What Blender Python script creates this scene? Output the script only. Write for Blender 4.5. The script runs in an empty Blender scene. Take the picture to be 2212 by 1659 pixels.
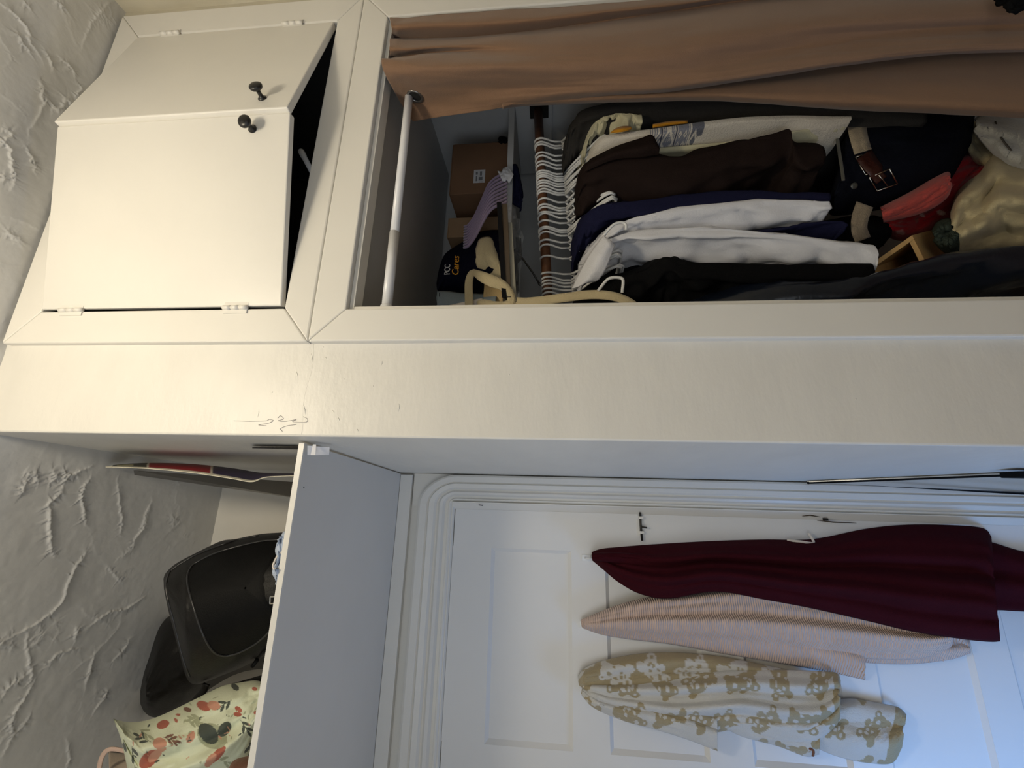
import bpy, bmesh, math, random
import numpy as np
from mathutils import Vector, Matrix, Euler
# ------------------------------------------------------------------ camera
scene = bpy.context.scene
COL = scene.collection
YAW, PITCH, ROLL = .26589242, .0913530978, .00233975673
EYE = Vector((0.0, -0.85, 1.80))
F = 900.0                                   # focal length in pixels of the 2212 px wide frame
_cy, _sy, _cp, _sp = math.cos(YAW), math.sin(YAW), math.cos(PITCH), math.sin(PITCH)
FW = Vector((_sy*_cp, _cy*_cp, _sp)); _r = Vector((_cy, -_sy, 0)); _u = _r.cross(FW)
RT = _r*math.cos(ROLL) + _u*math.sin(ROLL); UP = -_r*math.sin(ROLL) + _u*math.cos(ROLL)
cam_data = bpy.data.cameras.new('camera'); cam = bpy.data.objects.new('camera', cam_data); COL.objects.link(cam)
cam_data.sensor_fit = 'HORIZONTAL'; cam_data.sensor_width = 36.0; cam_data.lens = 36.0*F/2212.0
cam_data.clip_start = .02
m = Matrix.Identity(4)                      # the phone was held sideways: world up points to the left of the frame
for i, v in enumerate((-UP, RT, -FW)):
    for k in range(3): m[k][i] = v[k]
m.translation = EYE
cam.matrix_world = m
scene.camera = cam
# ------------------------------------------------------------------ world, lamps, exposure
vs = scene.view_settings
scene.display_settings.display_device = 'sRGB'
vs.view_transform = 'Standard'; vs.look = 'None'; vs.gamma = 1; vs.use_curve_mapping = False
vs.exposure = 0.42
world = bpy.data.worlds.new('world'); scene.world = world; world.use_nodes = True
world.node_tree.nodes['Background'].inputs[0].default_value = (.55, .70, 1.0, 1)
world.node_tree.nodes['Background'].inputs[1].default_value = .25
def lamp(name, kind, loc, power, color, size=.1, size_y=None, aim=None):
    l = bpy.data.lights.new(name, kind); l.energy = power; l.color = color
    o = bpy.data.objects.new(name, l); COL.objects.link(o); o.location = loc
    if kind == 'AREA':
        l.shape = 'RECTANGLE'; l.size = size; l.size_y = size_y or size
        o.rotation_euler = (Vector(aim)-Vector(loc)).to_track_quat('-Z', 'Z').to_euler()
    else: l.shadow_soft_size = size
    return o
lamp('ceiling_lamp_bulb', 'POINT', (.275, -.86, 2.95), 17.5, (1.0, .875, .66), .09)
lamp('low_daylight_fill', 'AREA', (-1.19, -.03, .36), 6.2, (.18, .45, 1.0), .36, .46, (-.62, .72, .42))  # unseen blue area light, stands in for low daylight on the door
lamp('left_daylight_fill', 'AREA', (-1.12, -1.30, 1.75), 4.6, (.84, .92, 1.0), .9, 1.1, (.1, .35, 1.35))  # added area light, broad cool fill to brighten the door
lamp('rear_daylight_fill', 'AREA', (-.8, -3.2, 1.9), 7.5, (.82, .91, 1.0), 1.5, 1.4, (.3, 0, 1.7))  # unseen cool fill added behind the camera, no window there
# ------------------------------------------------------------------ helpers
def P(px, py, y):
    """point of the place seen at photo pixel (px, py), at depth y"""
    d = RT*(((1659-py)-829.5)/F) + UP*(-(px-1106)/F) + FW
    return EYE + d*((y-EYE.y)/d.y)
def PZ(px, py, z):
    d = RT*(((1659-py)-829.5)/F) + UP*(-(px-1106)/F) + FW
    return EYE + d*((z-EYE.z)/d.z)
def sock(n, name): return n.inputs[name]
def material(name, color, rough=.6, bump=0, bscale=60, var=0, vscale=8, metal=0, spec=.5, sheen=0, attr=None, trans=0, alpha=1, stretch=None, kind='noise', coat=0):
    m = bpy.data.materials.new(name); m.use_nodes = True
    nt = m.node_tree; b = nt.nodes['Principled BSDF']; L = nt.links.new
    b.inputs['Base Color'].default_value = (*color, 1); b.inputs['Roughness'].default_value = rough
    b.inputs['Metallic'].default_value = metal; b.inputs['Specular IOR Level'].default_value = spec
    b.inputs['Sheen Weight'].default_value = sheen; b.inputs['Sheen Roughness'].default_value = .5
    b.inputs['Transmission Weight'].default_value = trans; b.inputs['Alpha'].default_value = alpha
    b.inputs['Coat Weight'].default_value = coat
    tc = nt.nodes.new('ShaderNodeTexCoord'); vec = tc.outputs['Object']
    if stretch:
        mp = nt.nodes.new('ShaderNodeMapping'); mp.inputs['Scale'].default_value = stretch; L(vec, mp.inputs[0]); vec = mp.outputs[0]
    src = None
    if attr:
        a = nt.nodes.new('ShaderNodeAttribute'); a.attribute_name = attr; src = a.outputs['Color']
    if var:
        n = nt.nodes.new('ShaderNodeTexNoise'); n.inputs['Scale'].default_value = vscale; n.inputs['Detail'].default_value = 6; L(vec, n.inputs['Vector'])
        mx = nt.nodes.new('ShaderNodeMix'); mx.data_type = 'RGBA'; mx.blend_type = 'MULTIPLY'; mx.inputs[0].default_value = 1
        rp = nt.nodes.new('ShaderNodeValToRGB'); rp.color_ramp.elements[0].position = .3; rp.color_ramp.elements[1].position = .7
        rp.color_ramp.elements[0].color = (1-var,)*3+(1,); rp.color_ramp.elements[1].color = (1, 1, 1, 1)
        L(n.outputs['Fac'], rp.inputs[0]); L(rp.outputs[0], mx.inputs[7])
        if src: L(src, mx.inputs[6])
        else: mx.inputs[6].default_value = (*color, 1)
        src = mx.outputs[2]
    if src: L(src, b.inputs['Base Color'])
    if bump:
        if kind == 'wave':
            n = nt.nodes.new('ShaderNodeTexWave'); n.inputs['Scale'].default_value = bscale; n.inputs['Distortion'].default_value = 1.0
        else:
            n = nt.nodes.new('ShaderNodeTexNoise'); n.inputs['Scale'].default_value = bscale; n.inputs['Detail'].default_value = 4
        L(vec, n.inputs['Vector'])
        bp = nt.nodes.new('ShaderNodeBump'); bp.inputs['Strength'].default_value = bump; bp.inputs['Distance'].default_value = .004
        L(n.outputs['Fac'], bp.inputs['Height']); L(bp.outputs[0], b.inputs['Normal'])
    return m
def wpos(o):
    p = Vector(o.location)
    while o.parent: o = o.parent; p = p + Vector(o.location)
    return p
def tag(o, label=None, cat=None, group=None, kind=None):
    if label: o['label'] = label
    if cat: o['category'] = cat
    if group: o['group'] = group
    if kind: o['kind'] = kind
    return o
def thing(name, loc, label, cat, group=None):
    o = bpy.data.objects.new(name, None); COL.objects.link(o); o.location = loc; o.empty_display_size = .05
    return tag(o, label, cat, group)
def mesh(name, V, Fc, mat, parent=None, smooth=False, color=None, origin=None):
    V = np.asarray(V, float).reshape(-1, 3)
    if parent is not None: org = wpos(parent)
    elif origin is not None: org = Vector(origin)
    else: org = Vector(((V[:, 0].min()+V[:, 0].max())/2, (V[:, 1].min()+V[:, 1].max())/2, V[:, 2].min()))
    me = bpy.data.meshes.new(name)
    me.from_pydata((V-np.array(org)).tolist(), [], Fc); me.update()
    bm = bmesh.new(); bm.from_mesh(me); bmesh.ops.recalc_face_normals(bm, faces=bm.faces); bm.to_mesh(me); bm.free()
    if smooth: me.polygons.foreach_set('use_smooth', [True]*len(me.polygons))
    if color is not None:
        ca = me.color_attributes.new('pattern', 'FLOAT_COLOR', 'POINT')
        c = np.ones((len(V), 4)); c[:, :3] = color; ca.data.foreach_set('color', c.ravel())
    me.materials.append(mat)
    o = bpy.data.objects.new(name, me); COL.objects.link(o)
    if parent is not None: o.parent = parent
    else: o.location = org
    return o
def bevel(o, w=.003, seg=2):
    b = o.modifiers.new('bevel', 'BEVEL'); b.width = w; b.segments = seg; b.limit_method = 'ANGLE'; return o
BOXF = [(0,3,2,1),(4,5,6,7),(0,1,5,4),(1,2,6,5),(2,3,7,6),(3,0,4,7)]
def boxv(x0,x1,y0,y1,z0,z1): return [(x0,y0,z0),(x1,y0,z0),(x1,y1,z0),(x0,y1,z0),(x0,y0,z1),(x1,y0,z1),(x1,y1,z1),(x0,y1,z1)]
def box(name, x0,x1,y0,y1,z0,z1, mat, parent=None, bev=.002):
    o = mesh(name, boxv(x0,x1,y0,y1,z0,z1), BOXF, mat, parent)
    return bevel(o, bev) if bev else o
def hexa(name, pts8, mat, parent=None, bev=.002):
    o = mesh(name, pts8, BOXF, mat, parent); return bevel(o, bev) if bev else o
def obox(name, c, ex, ey, ez, mat, parent=None, bev=.002):
    """box from centre and three half vectors"""
    c, ex, ey, ez = map(Vector, (c, ex, ey, ez))
    return hexa(name, [c-ex-ey-ez, c+ex-ey-ez, c+ex+ey-ez, c-ex+ey-ez, c-ex-ey+ez, c+ex-ey+ez, c+ex+ey+ez, c-ex+ey+ez], mat, parent, bev)
def frames(pts):
    T = []
    for i in range(len(pts)):
        a = pts[max(i-1,0)]; b = pts[min(i+1,len(pts)-1)]; T.append((b-a).normalized())
    n = T[0].orthogonal().normalized(); out = []
    for t in T:
        n = (n - t*n.dot(t)); n = n.normalized() if n.length > 1e-6 else t.orthogonal().normalized()
        out.append((t, n, t.cross(n)))
    return out
def tubev(pts, r, seg=8, cap=True, flat=1.0):
    pts = [Vector(p) for p in pts]; V = []; Fc = []
    rr = r if hasattr(r, '__len__') else [r]*len(pts)
    for p, (t, n, b), ri in zip(pts, frames(pts), rr):
        for k in range(seg):
            a = 2*math.pi*k/seg; V.append(p + n*(ri*math.cos(a)) + b*(ri*flat*math.sin(a)))
    for i in range(len(pts)-1):
        for k in range(seg): Fc.append((i*seg+k, i*seg+(k+1)%seg, (i+1)*seg+(k+1)%seg, (i+1)*seg+k))
    if cap: Fc += [tuple(range(seg))[::-1], tuple((len(pts)-1)*seg+k for k in range(seg))]
    return [tuple(v) for v in V], Fc
def tube(name, pts, r, mat, parent=None, seg=8, flat=1.0):
    V, Fc = tubev(pts, r, seg, True, flat); return mesh(name, V, Fc, mat, parent, True)
def join(parts):
    V, Fc = [], []
    for v, f in parts:
        n = len(V); V += list(v); Fc += [tuple(i+n for i in q) for q in f]
    return V, Fc
def cr(pts, n):
    """Catmull-Rom through pts (any dimension), n samples"""
    p = np.asarray(pts, float)
    if len(p) == 2: return np.linspace(p[0], p[1], n)
    e = np.concatenate([[2*p[0]-p[1]], p, [2*p[-1]-p[-2]]])
    t = np.linspace(0, len(p)-1, n); i = np.minimum(t.astype(int), len(p)-2); s = (t-i).reshape(-1, *([1]*(p.ndim-1)))
    a, b, c, d = e[i], e[i+1], e[i+2], e[i+3]
    return .5*(2*b + (c-a)*s + (2*a-5*b+4*c-d)*s**2 + (3*b-a-3*c+d)*s**3)
def noise2(shape, freq, seed, octaves=3, aspect=(1, 1)):
    rng = np.random.default_rng(seed); out = np.zeros(shape); amp = 1
    for o in range(octaves):
        fy, fx = max(2, int(freq*aspect[0]))+1, max(2, int(freq*aspect[1]))+1
        g = rng.standard_normal((fy+2, fx+2))
        y = np.linspace(0, fy-1e-6, shape[0]); x = np.linspace(0, fx-1e-6, shape[1])
        yi, xi = y.astype(int), x.astype(int); ty, tx = y-yi, x-xi
        ty, tx = ty*ty*(3-2*ty), tx*tx*(3-2*tx)
        A = g[np.ix_(yi, xi)]; B = g[np.ix_(yi, xi+1)]; Cc = g[np.ix_(yi+1, xi)]; Dd = g[np.ix_(yi+1, xi+1)]
        out += amp*((A*(1-tx)+B*tx)*(1-ty)[:, None] + (Cc*(1-tx)+Dd*tx)*ty[:, None])
        amp *= .5; freq *= 2
    return out
def grid_faces(nu, nv, wrap=False):
    return [(i*nv+j, i*nv+(j+1)%nv, (i+1)*nv+(j+1)%nv, (i+1)*nv+j) for i in range(nu-1) for j in range(nv if wrap else nv-1)]
def normals_of(G):
    du = np.gradient(G, axis=0); dv = np.gradient(G, axis=1); n = np.cross(du, dv)
    return n/np.maximum(np.linalg.norm(n, axis=2, keepdims=True), 1e-9)
def surf(rows, nu, nv):
    """rows of control points -> smooth grid (nu x nv x 3)"""
    R = np.array([cr([tuple(p) for p in r], nv) for r in rows]); return cr(R, nu)
def sheet(name, rows, mat, parent=None, nu=60, nv=60, thick=.004, amp=0, freq=6, seed=1, aspect=(1, 1), pattern=None, ripple=None, px=True, zmin=None):
    """cloth through rows of (photo px, photo py, depth y) control points, with wrinkles and thickness"""
    if px: rows = [[P(*p) for p in r] for r in rows]
    G = surf(rows, nu, nv)
    N = normals_of(G)
    if amp: G = G + N*(amp*noise2((nu, nv), freq, seed, 3, aspect))[:, :, None]
    if ripple is not None:
        uu, vv = np.meshgrid(np.linspace(0, 1, nu), np.linspace(0, 1, nv), indexing='ij'); G = G + N*ripple(uu, vv)[:, :, None]
    if zmin: G[:, :, 2] = np.maximum(G[:, :, 2], zmin)
    col = None
    if pattern is not None:
        uu, vv = np.meshgrid(np.linspace(0, 1, nu), np.linspace(0, 1, nv), indexing='ij'); col = pattern(uu, vv).reshape(-1, 3)
    o = mesh(name, G.reshape(-1, 3), grid_faces(nu, nv), mat, parent, True, col)
    if thick:
        s = o.modifiers.new('thickness', 'SOLIDIFY'); s.thickness = thick; s.offset = 0
    return o
def loft(name, rings, mat, parent=None, nu=40, nv=40, amp=0, freq=6, seed=1, aspect=(1, 1), caps=True, pattern=None):
    """closed body through rings (each a list of points), smooth both ways"""
    R = []
    for r in rings:
        r = [tuple(p) for p in r]; c = cr(r+[r[0]], nv+1)[:-1]
        e = np.asarray([r[-1]]+r+[r[0], r[1]], float); k = len(r); t = np.linspace(0, k, nv+1)[:-1]; i = t.astype(int); s = (t-i)[:, None]
        a, b, c2, d = e[i], e[i+1], e[i+2], e[np.minimum(i+3, len(e)-1)]
        R.append(.5*(2*b+(c2-a)*s+(2*a-5*b+4*c2-d)*s**2+(3*b-a-3*c2+d)*s**3))
    G = cr(np.array(R), nu)
    if amp:
        ctr = G.mean(axis=1, keepdims=True); n = G-ctr; n /= np.maximum(np.linalg.norm(n, axis=2, keepdims=True), 1e-6)
        w = noise2((nu, nv), freq, seed, 3, aspect); bl = np.minimum(1, np.minimum(np.arange(nv), nv-1-np.arange(nv))/(nv*.12)); w = w*bl[None, :] + (w[:, :1]+w[:, -1:])/2*(1-bl)[None, :]
        G = G + n*(amp*w)[:, :, None]
    col = None
    if pattern is not None:
        uu, vv = np.meshgrid(np.linspace(0, 1, nu), np.linspace(0, 1, nv), indexing='ij'); col = pattern(uu, vv).reshape(-1, 3)
    V = G.reshape(-1, 3); Fc = grid_faces(nu, nv, True)
    if caps:
        n = len(V); V = np.vstack([V, G[0].mean(axis=0), G[-1].mean(axis=0)])
        Fc += [(n, (j+1) % nv, j) for j in range(nv)] + [(n+1, (nu-1)*nv+j, (nu-1)*nv+(j+1) % nv) for j in range(nv)]
        if col is not None: col = np.vstack([col, col[:1], col[-1:]])
    return mesh(name, V, Fc, mat, parent, True, col)
def lathe(name, base, axis, prof, mat, parent=None, seg=20):
    """turned body: prof = (distance along axis, radius)"""
    base, axis = Vector(base), Vector(axis).normalized(); n = axis.orthogonal().normalized(); b = axis.cross(n)
    V = [tuple(base + axis*d + n*(r*math.cos(2*math.pi*k/seg)) + b*(r*math.sin(2*math.pi*k/seg))) for d, r in prof for k in range(seg)]
    Fc = grid_faces(len(prof), seg, True) + [tuple(range(seg)), tuple((len(prof)-1)*seg+k for k in range(seg))]
    return mesh(name, V, Fc, mat, parent, True)
def prism(name, poly, d, mat, parent=None, bev=0):
    """polygon (3-D points) pushed along vector d"""
    n = len(poly); V = [Vector(p) for p in poly] + [Vector(p)+Vector(d) for p in poly]
    Fc = [tuple(range(n))[::-1], tuple(range(n, 2*n))] + [(i, (i+1) % n, n+(i+1) % n, n+i) for i in range(n)]
    o = mesh(name, [tuple(v) for v in V], Fc, mat, parent); return bevel(o, bev) if bev else o
def struct(o): o['kind'] = 'structure'; return o
# ------------------------------------------------------------------ materials of the room
WHITE = material('white gloss paint', (.80, .775, .72), .38, .12, 35, .04, 5)
PIERM = material('white brushed wall paint', (.79, .765, .71), .42, .30, 22, .05, 6, stretch=(1, 1, 2.2))
DOORP = material('white door paint', (.79, .78, .76), .45, .08, 40, .03, 4)
GREYP = material('pale grey closet paint', (.60, .60, .59), .6, .1, 30, .08, 5)
PLASTER = material('trowelled plaster', (.66, .66, .65), .5, .12, 70, .05, 7)
CREAMW = material('cream plaster wall', (.62, .57, .45), .6, .25, 40, .12, 9)
FLOORM = material('wood floor', (.22, .13, .07), .4, .1, 30, .3, 6, stretch=(1, 8, 1))
BLACKM = material('black painted metal', (.012, .011, .010), .35, .1, 200)
DARKG = material('dark gap', (.01, .01, .01), .9)
MATTE = material('matte black', (.008, .008, .009), .8, spec=.1)
# ------------------------------------------------------------------ room shell
XP0, XP1, XR, YB, ZC, XL = .114, .325, 1.4275, .713, 3.128, -1.20
def ceil_z(x, y): return ZC - max(0.0, y)*.085
# ceiling: trowelled plaster with real ridges
nx, ny = 1280, 640
xs = np.linspace(XL-.02, XR+.02, nx); ys = np.linspace(-.52, .74, ny)
XX, YY = np.meshgrid(xs, ys, indexing='xy')
HH = np.zeros_like(XX)
rng = np.random.default_rng(5)
def ridge(pts, amp, w, side=1):
    q0, q1 = np.asarray(pts[0]), np.asarray(pts[-1]); dd = q1-q0; lv = np.array([.275, -.86])-(q0+q1)/2
    side = -1 if dd[0]*lv[1]-dd[1]*lv[0] > 0 else 1          # steep side turned to the lamp so every ridge catches its light
    pts = cr(pts, max(8, 9*len(pts))); pts = pts + rng.normal(0, .0018, pts.shape)
    lo, hi = pts.min(axis=0)-.05, pts.max(axis=0)+.05
    ix = np.where((xs > lo[0]) & (xs < hi[0]))[0]; iy = np.where((ys > lo[1]) & (ys < hi[1]))[0]
    if len(ix) == 0 or len(iy) == 0: return
    gx, gy = XX[np.ix_(iy, ix)], YY[np.ix_(iy, ix)]; best = np.full(gx.shape, 9.0); sg = np.zeros(gx.shape); tt = np.zeros(gx.shape)
    for k in range(len(pts)-1):
        a, b = pts[k], pts[k+1]; d = b-a; L2 = d@d+1e-12
        t = np.clip(((gx-a[0])*d[0]+(gy-a[1])*d[1])/L2, 0, 1); qx, qy = gx-a[0]-t*d[0], gy-a[1]-t*d[1]; dist = np.hypot(qx, qy)
        mk = dist < best; best = np.where(mk, dist, best); sg = np.where(mk, d[0]*qy-d[1]*qx, sg); tt = np.where(mk, (k+t)/(len(pts)-1), tt)
    ww = np.where(sg*side > 0, w*5, w)
    HH[np.ix_(iy, ix)] += amp*np.exp(-best/ww)*np.sin(np.pi*np.clip(tt, .04, .96))**.5
PXR = []
for sc, ox, oy, lines in ((2.967, 0, 1100, [
    [(0,855),(160,770),(320,670),(400,580),(435,470),(480,370),(530,310),(545,260)], [(305,0),(310,80),(320,250),(350,310)],
    [(950,0),(920,110),(860,190),(850,240),(820,270),(760,315)], [(160,770),(180,930),(200,1060),(180,1130)],
    [(220,1100),(170,1180),(100,1290),(65,1370),(70,1420),(0,1490)], [(200,1310),(130,1400),(70,1460),(10,1590)], [(510,890),(370,930),(290,1020)],
    [(910,570),(800,640),(700,660),(560,760)], [(680,360),(740,430),(780,470)], [(690,1150),(660,1210),(600,1300)], [(830,830),(800,890),(720,980)],
    [(1440,0),(1400,110),(1370,210)], [(0,1220),(60,1130),(130,1090),(180,1050)], [(600,930),(570,1040),(545,1140)], [(490,750),(480,840)], [(420,1480),(440,1590),(430,1650)]]),
    (2.962, 0, 0, [
    [(0,20),(100,100),(180,200),(190,270),(260,360)], [(700,20),(640,80),(570,170),(520,300)], [(290,320),(320,390),(345,440)], [(390,370),(450,430),(480,490)],
    [(530,550),(480,630)], [(120,210),(130,260),(200,340)], [(425,630),(380,690),(330,700)], [(250,500),(270,570),(260,620),(290,650),(180,850)],
    [(10,820),(75,860),(20,900),(60,960),(70,1070),(90,1130),(80,1200)], [(155,930),(200,1010),(225,1060),(215,1100)], [(0,1110),(40,1150)], [(140,0),(200,60)], [(350,10),(420,60)]]),
    (5.53, 0, 880, [
    [(750,910),(710,1030),(640,1100),(580,1180),(580,1500),(600,1659)], [(1060,710),(800,830),(750,900)], [(770,740),(770,870)], [(1060,860),(990,960),(970,1080),(1000,1270),(1020,1400)],
    [(1400,860),(1420,1120),(1450,1360),(1440,1530)], [(1820,1110),(1740,1270),(1700,1400),(1700,1450),(1600,1580)], [(300,780),(420,820),(440,920)], [(620,760),(660,830),(590,900)], [(250,1050),(270,960),(300,860)]])):
    for ln in lines:
        q = []
        for a, b in ln:
            y = 0.0
            for _ in range(4):
                p = PZ(ox+a/sc, oy+b/sc, ceil_z(0, y)); y = p.y
            q.append((p.x, p.y))
        PXR.append(q)
for k, q in enumerate(PXR):
    if all(XL-.1 < a < XR+.1 and -.6 < b < .8 for a, b in q): ridge(q, rng.uniform(.0030, .0050), rng.uniform(.0013, .0020), -1 if k % 4 else 1)
for k in range(170):
    c = np.array([rng.uniform(XL, XR), rng.uniform(-.5, .72)]); a = rng.normal(2.2, .7); q = [c]
    for s in range(rng.integers(2, 5)): a += rng.normal(0, .35); q.append(q[-1]+rng.uniform(.015, .05)*np.array([math.cos(a), math.sin(a)]))
    ridge(q, rng.uniform(.0005, .0016), rng.uniform(.0016, .004), rng.choice([-1, 1]))
for k in range(26):      # little clusters of torn plaster
    c = np.array([rng.uniform(XL, XR), rng.uniform(-.5, .7)])
    for s in range(7):
        a = rng.uniform(0, 6.3); q0 = c+rng.normal(0, .016, 2); ridge([q0, q0+.012*np.array([math.cos(a), math.sin(a)])], .0016, .0025)
HH += -.0007*noise2(HH.shape, 12, 3, 2, (1, 2)) + .00022*noise2(HH.shape, 60, 4, 2, (1, 2))
ZZ = ZC - np.maximum(0, YY)*.085 - HH
G = np.stack([XX, YY, ZZ], axis=2)
V = G.reshape(-1, 3).tolist(); Fc = grid_faces(ny, nx); n = len(V)
V += [(XL-.02, -3.6, ZC), (XR+.02, -3.6, ZC), (XR+.02, -.52, ZC), (XL-.02, -.52, ZC), (XL-.02, -.52, ZC), (XL-.02, .74, ZC), (XL-.02, .74, ZC)]
Fc += [(n, n+1, n+2, n+3), (n+3, n+4, n+5, n+6)]
struct(mesh('ceiling', V, Fc, PLASTER, smooth=True, origin=(0, 0, ZC)))
struct(mesh('floor', [(XL-.02,-3.6,0),(XR+.02,-3.6,0),(XR+.02,.8,0),(XL-.02,.8,0)], [(0,1,2,3)], FLOORM))
# right wall of the room, textured cream plaster
ny2, nz2 = 40, 200
rr = noise2((nz2, ny2), 10, 8, 4, (2, 1))
yy = np.linspace(-3.6, 0.0, ny2)**1; yy = -3.6*(1-np.linspace(0, 1, ny2))**2; zz = np.linspace(0, ZC+.02, nz2)
struct(mesh('wall_right', [(XR+.006+.003*rr[i, j], yy[j], zz[i]) for i in range(nz2) for j in range(ny2)], grid_faces(nz2, ny2), CREAMW, smooth=True))
struct(mesh('wall_rear', [(XL-.02,-3.6,0),(XR+.03,-3.6,0),(XR+.03,-3.6,ZC),(XL-.02,-3.6,ZC)], [(0,1,2,3)], WHITE))
# left wall of the room with openings added to suit the unseen area lights
def wall_with_hole(name, x, y0, y1, z0, z1, h, mat):
    a, b, c, d = h; ysx = [y0, a, b, y1]; zsx = [z0, c, d, z1]
    V = [(x, yv, zv) for zv in zsx for yv in ysx]
    return struct(mesh(name, V, [(i*4+j, i*4+j+1, i*4+j+5, i*4+j+4) for i in range(3) for j in range(3) if (i, j) != (1, 1)], mat))
wall_with_hole('wall_left', XL, -3.6, -.5, 0, ZC+.02, (-1.85, -.75, 1.2, 2.3), WHITE)
wall_with_hole('wall_alcove_left', XL, -.5, .8, 0, ZC+.02, (-.26, .20, .10, .62), WHITE)  # low opening invented to account for the blue area light
# pier between door alcove and closet: front face, alcove side
XB = .0762                                    # the alcove side leans in towards the back corner
pier = struct(mesh('wall_front', [(XP0,0,0),(XP1+.03,0,0),(XP1+.03,.06,0),(XP1+.03,YB+.05,0),(XB-.003,YB+.05,0),
                   (XP0,0,ZC+.02),(XP1+.03,0,ZC+.02),(XP1+.03,.06,ZC+.02),(XP1+.03,YB+.05,ZC+.02),(XB-.003,YB+.05,ZC+.02)],
                  [(0,1,6,5),(1,2,7,6),(2,3,8,7),(3,4,9,8),(4,0,5,9)], PIERM))
bevel(pier, .004, 2)
struct(mesh('wall_alcove_back', [(XL-.05,YB,0),(.13,YB,0),(.13,YB,ZC),(XL-.05,YB,ZC)], [(0,1,2,3)], WHITE))
# closet and cupboard inside
struct(mesh('wall_closet_back', [(XP1+.02,YB+.01,0),(XR+.02,YB+.01,0),(XR+.02,YB+.01,ZC),(XP1+.02,YB+.01,ZC)], [(0,1,2,3)], GREYP))
struct(mesh('wall_closet_right', [(XR,0.005,0),(XR,YB+.02,0),(XR,YB+.02,ZC),(XR,.005,ZC)], [(0,1,2,3)], GREYP))
struct(mesh('wall_closet_left', [(XP1+.032,0.012,0),(XP1+.032,YB+.02,0),(XP1+.032,YB+.02,ZC),(XP1+.032,.012,ZC)], [(0,1,2,3)], GREYP))
struct(box('ceiling_closet', XP1+.033, XR, .012, YB, 2.268, 2.285, GREYP, bev=0))
# wall strips behind the trim
struct(mesh('wall_front_header', boxv(XP1+.03, XR, .0, .012, 2.263, 2.412), BOXF, WHITE))
def trim_piece(name, poly2, y0=-.018, y1=.010, mat=WHITE, parent=None, bev=.0035):
    return prism(name, [(x, y0, z) for x, z in poly2], (0, y1-y0, 0), mat, parent, bev)
def inset(a, b, c, g=.0006): return a
OX0, OX1 = .403, 1.309
TX0, TX1 = .325, 1.402
# closet trim: mitred boards with a small inner step
g = .0005
struct(trim_piece('trim_1', [(TX0,0.0),(OX0,0.0),(OX0,2.263-g),(TX0,2.342-g)]))
struct(trim_piece('trim_2', [(TX0+g,2.342),(OX0+g,2.263),(OX1-g,2.263),(TX1-g,2.342)]))
struct(trim_piece('trim_3', [(TX1,0.0),(TX1,2.342-g),(OX1,2.263-g),(OX1,0.0)]))
struct(box('trim_4', OX0+.0005, OX0+.012, -.004, .035, 0, 2.251, WHITE, bev=.001))
struct(box('trim_5', OX0+.0005, OX1-.0005, -.004, .035, 2.2515, 2.2625, WHITE, bev=.001))
struct(box('trim_6', OX1-.012, OX1-.0005, -.004, .035, 0, 2.251, WHITE, bev=.001))
struct(box('trim_14', TX1+.001, XR+.03, -.006, .012, 0, ZC+.01, CREAMW, bev=.002))
# ------------------------------------------------------------------ built-in cupboard over the closet
UZ0, UZ1, UT0, UT1 = 2.412, 3.040, 2.3435, 3.118
cup = thing('built_in_cupboard', (.86, 0, UT0), 'white built-in cupboard high over the closet, both doors ajar', 'cupboard')
trim_piece('frame_board', [(TX0,UT0),(OX0+.004,UZ0),(OX0+.004,UZ1),(TX0,UT1)], parent=cup)
trim_piece('frame_board', [(TX0+g,UT0),(TX1-g,UT0),(OX1-g,UZ0-g),(OX0+.004+g,UZ0-g)], parent=cup)
trim_piece('frame_board', [(TX1,UT0),(TX1,UT1),(OX1,UZ1),(OX1,UZ0)], parent=cup)
trim_piece('frame_board', [(TX0,UT1+g),(OX0+.004,UZ1+g),(OX1,UZ1+g),(TX1,UT1+g)], parent=cup)
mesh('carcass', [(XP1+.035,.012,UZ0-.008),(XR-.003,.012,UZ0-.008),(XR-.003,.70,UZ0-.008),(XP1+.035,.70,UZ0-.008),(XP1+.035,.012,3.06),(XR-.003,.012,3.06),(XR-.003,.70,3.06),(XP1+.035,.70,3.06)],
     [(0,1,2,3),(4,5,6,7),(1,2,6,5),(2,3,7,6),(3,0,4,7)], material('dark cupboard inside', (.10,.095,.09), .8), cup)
def cup_door(hx, fx, fy, zlo, zhi, side):
    """door hinged at (hx, -.018), free edge at (fx, fy); thickness towards the inside"""
    h = Vector((hx, -.019, 0)); f = Vector((fx, fy, 0)); d = (f-h).normalized(); w = (f-h).length
    nrm = Vector((d.y, -d.x, 0));
    if nrm.y > 0: nrm = -nrm                      # outward, to the room
    t = .018
    a, b = h, f
    V = [a-nrm*t, b-nrm*t, b, a]
    pts = [Vector((v.x, v.y, zlo)) for v in V] + [Vector((v.x, v.y, zhi)) for v in V]
    o = hexa('door', pts, WHITE, cup, .003)
    # knob near the free lower corner
    return o, h, d, nrm, w
LD = cup_door(.4125, .872, -.1115, 2.4195, 3.040, 1)
RD = cup_door(1.3035, .872+.005, -.121, 2.4215, 3.040, -1)
def knob(door, base, nrm):
    lathe('knob', base, nrm, [(0,.010),(.002,.0105),(.004,.006),(.010,.0048),(.018,.0052),(.021,.012),(.024,.0148),(.028,.0158),(.031,.0142),(.0335,.009),(.0345,.002)], BLACKM, door, 20)
def on_door(D, px, py):
    o, h, d, nrm, w = D; dr = RT*(((1659-py)-829.5)/F) + UP*(-(px-1106)/F) + FW
    return EYE + dr*((h-EYE).dot(nrm)/dr.dot(nrm))
knob(LD[0], on_door(LD, 546, 279), LD[3]); knob(RD[0], on_door(RD, 567, 213), RD[3])
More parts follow.
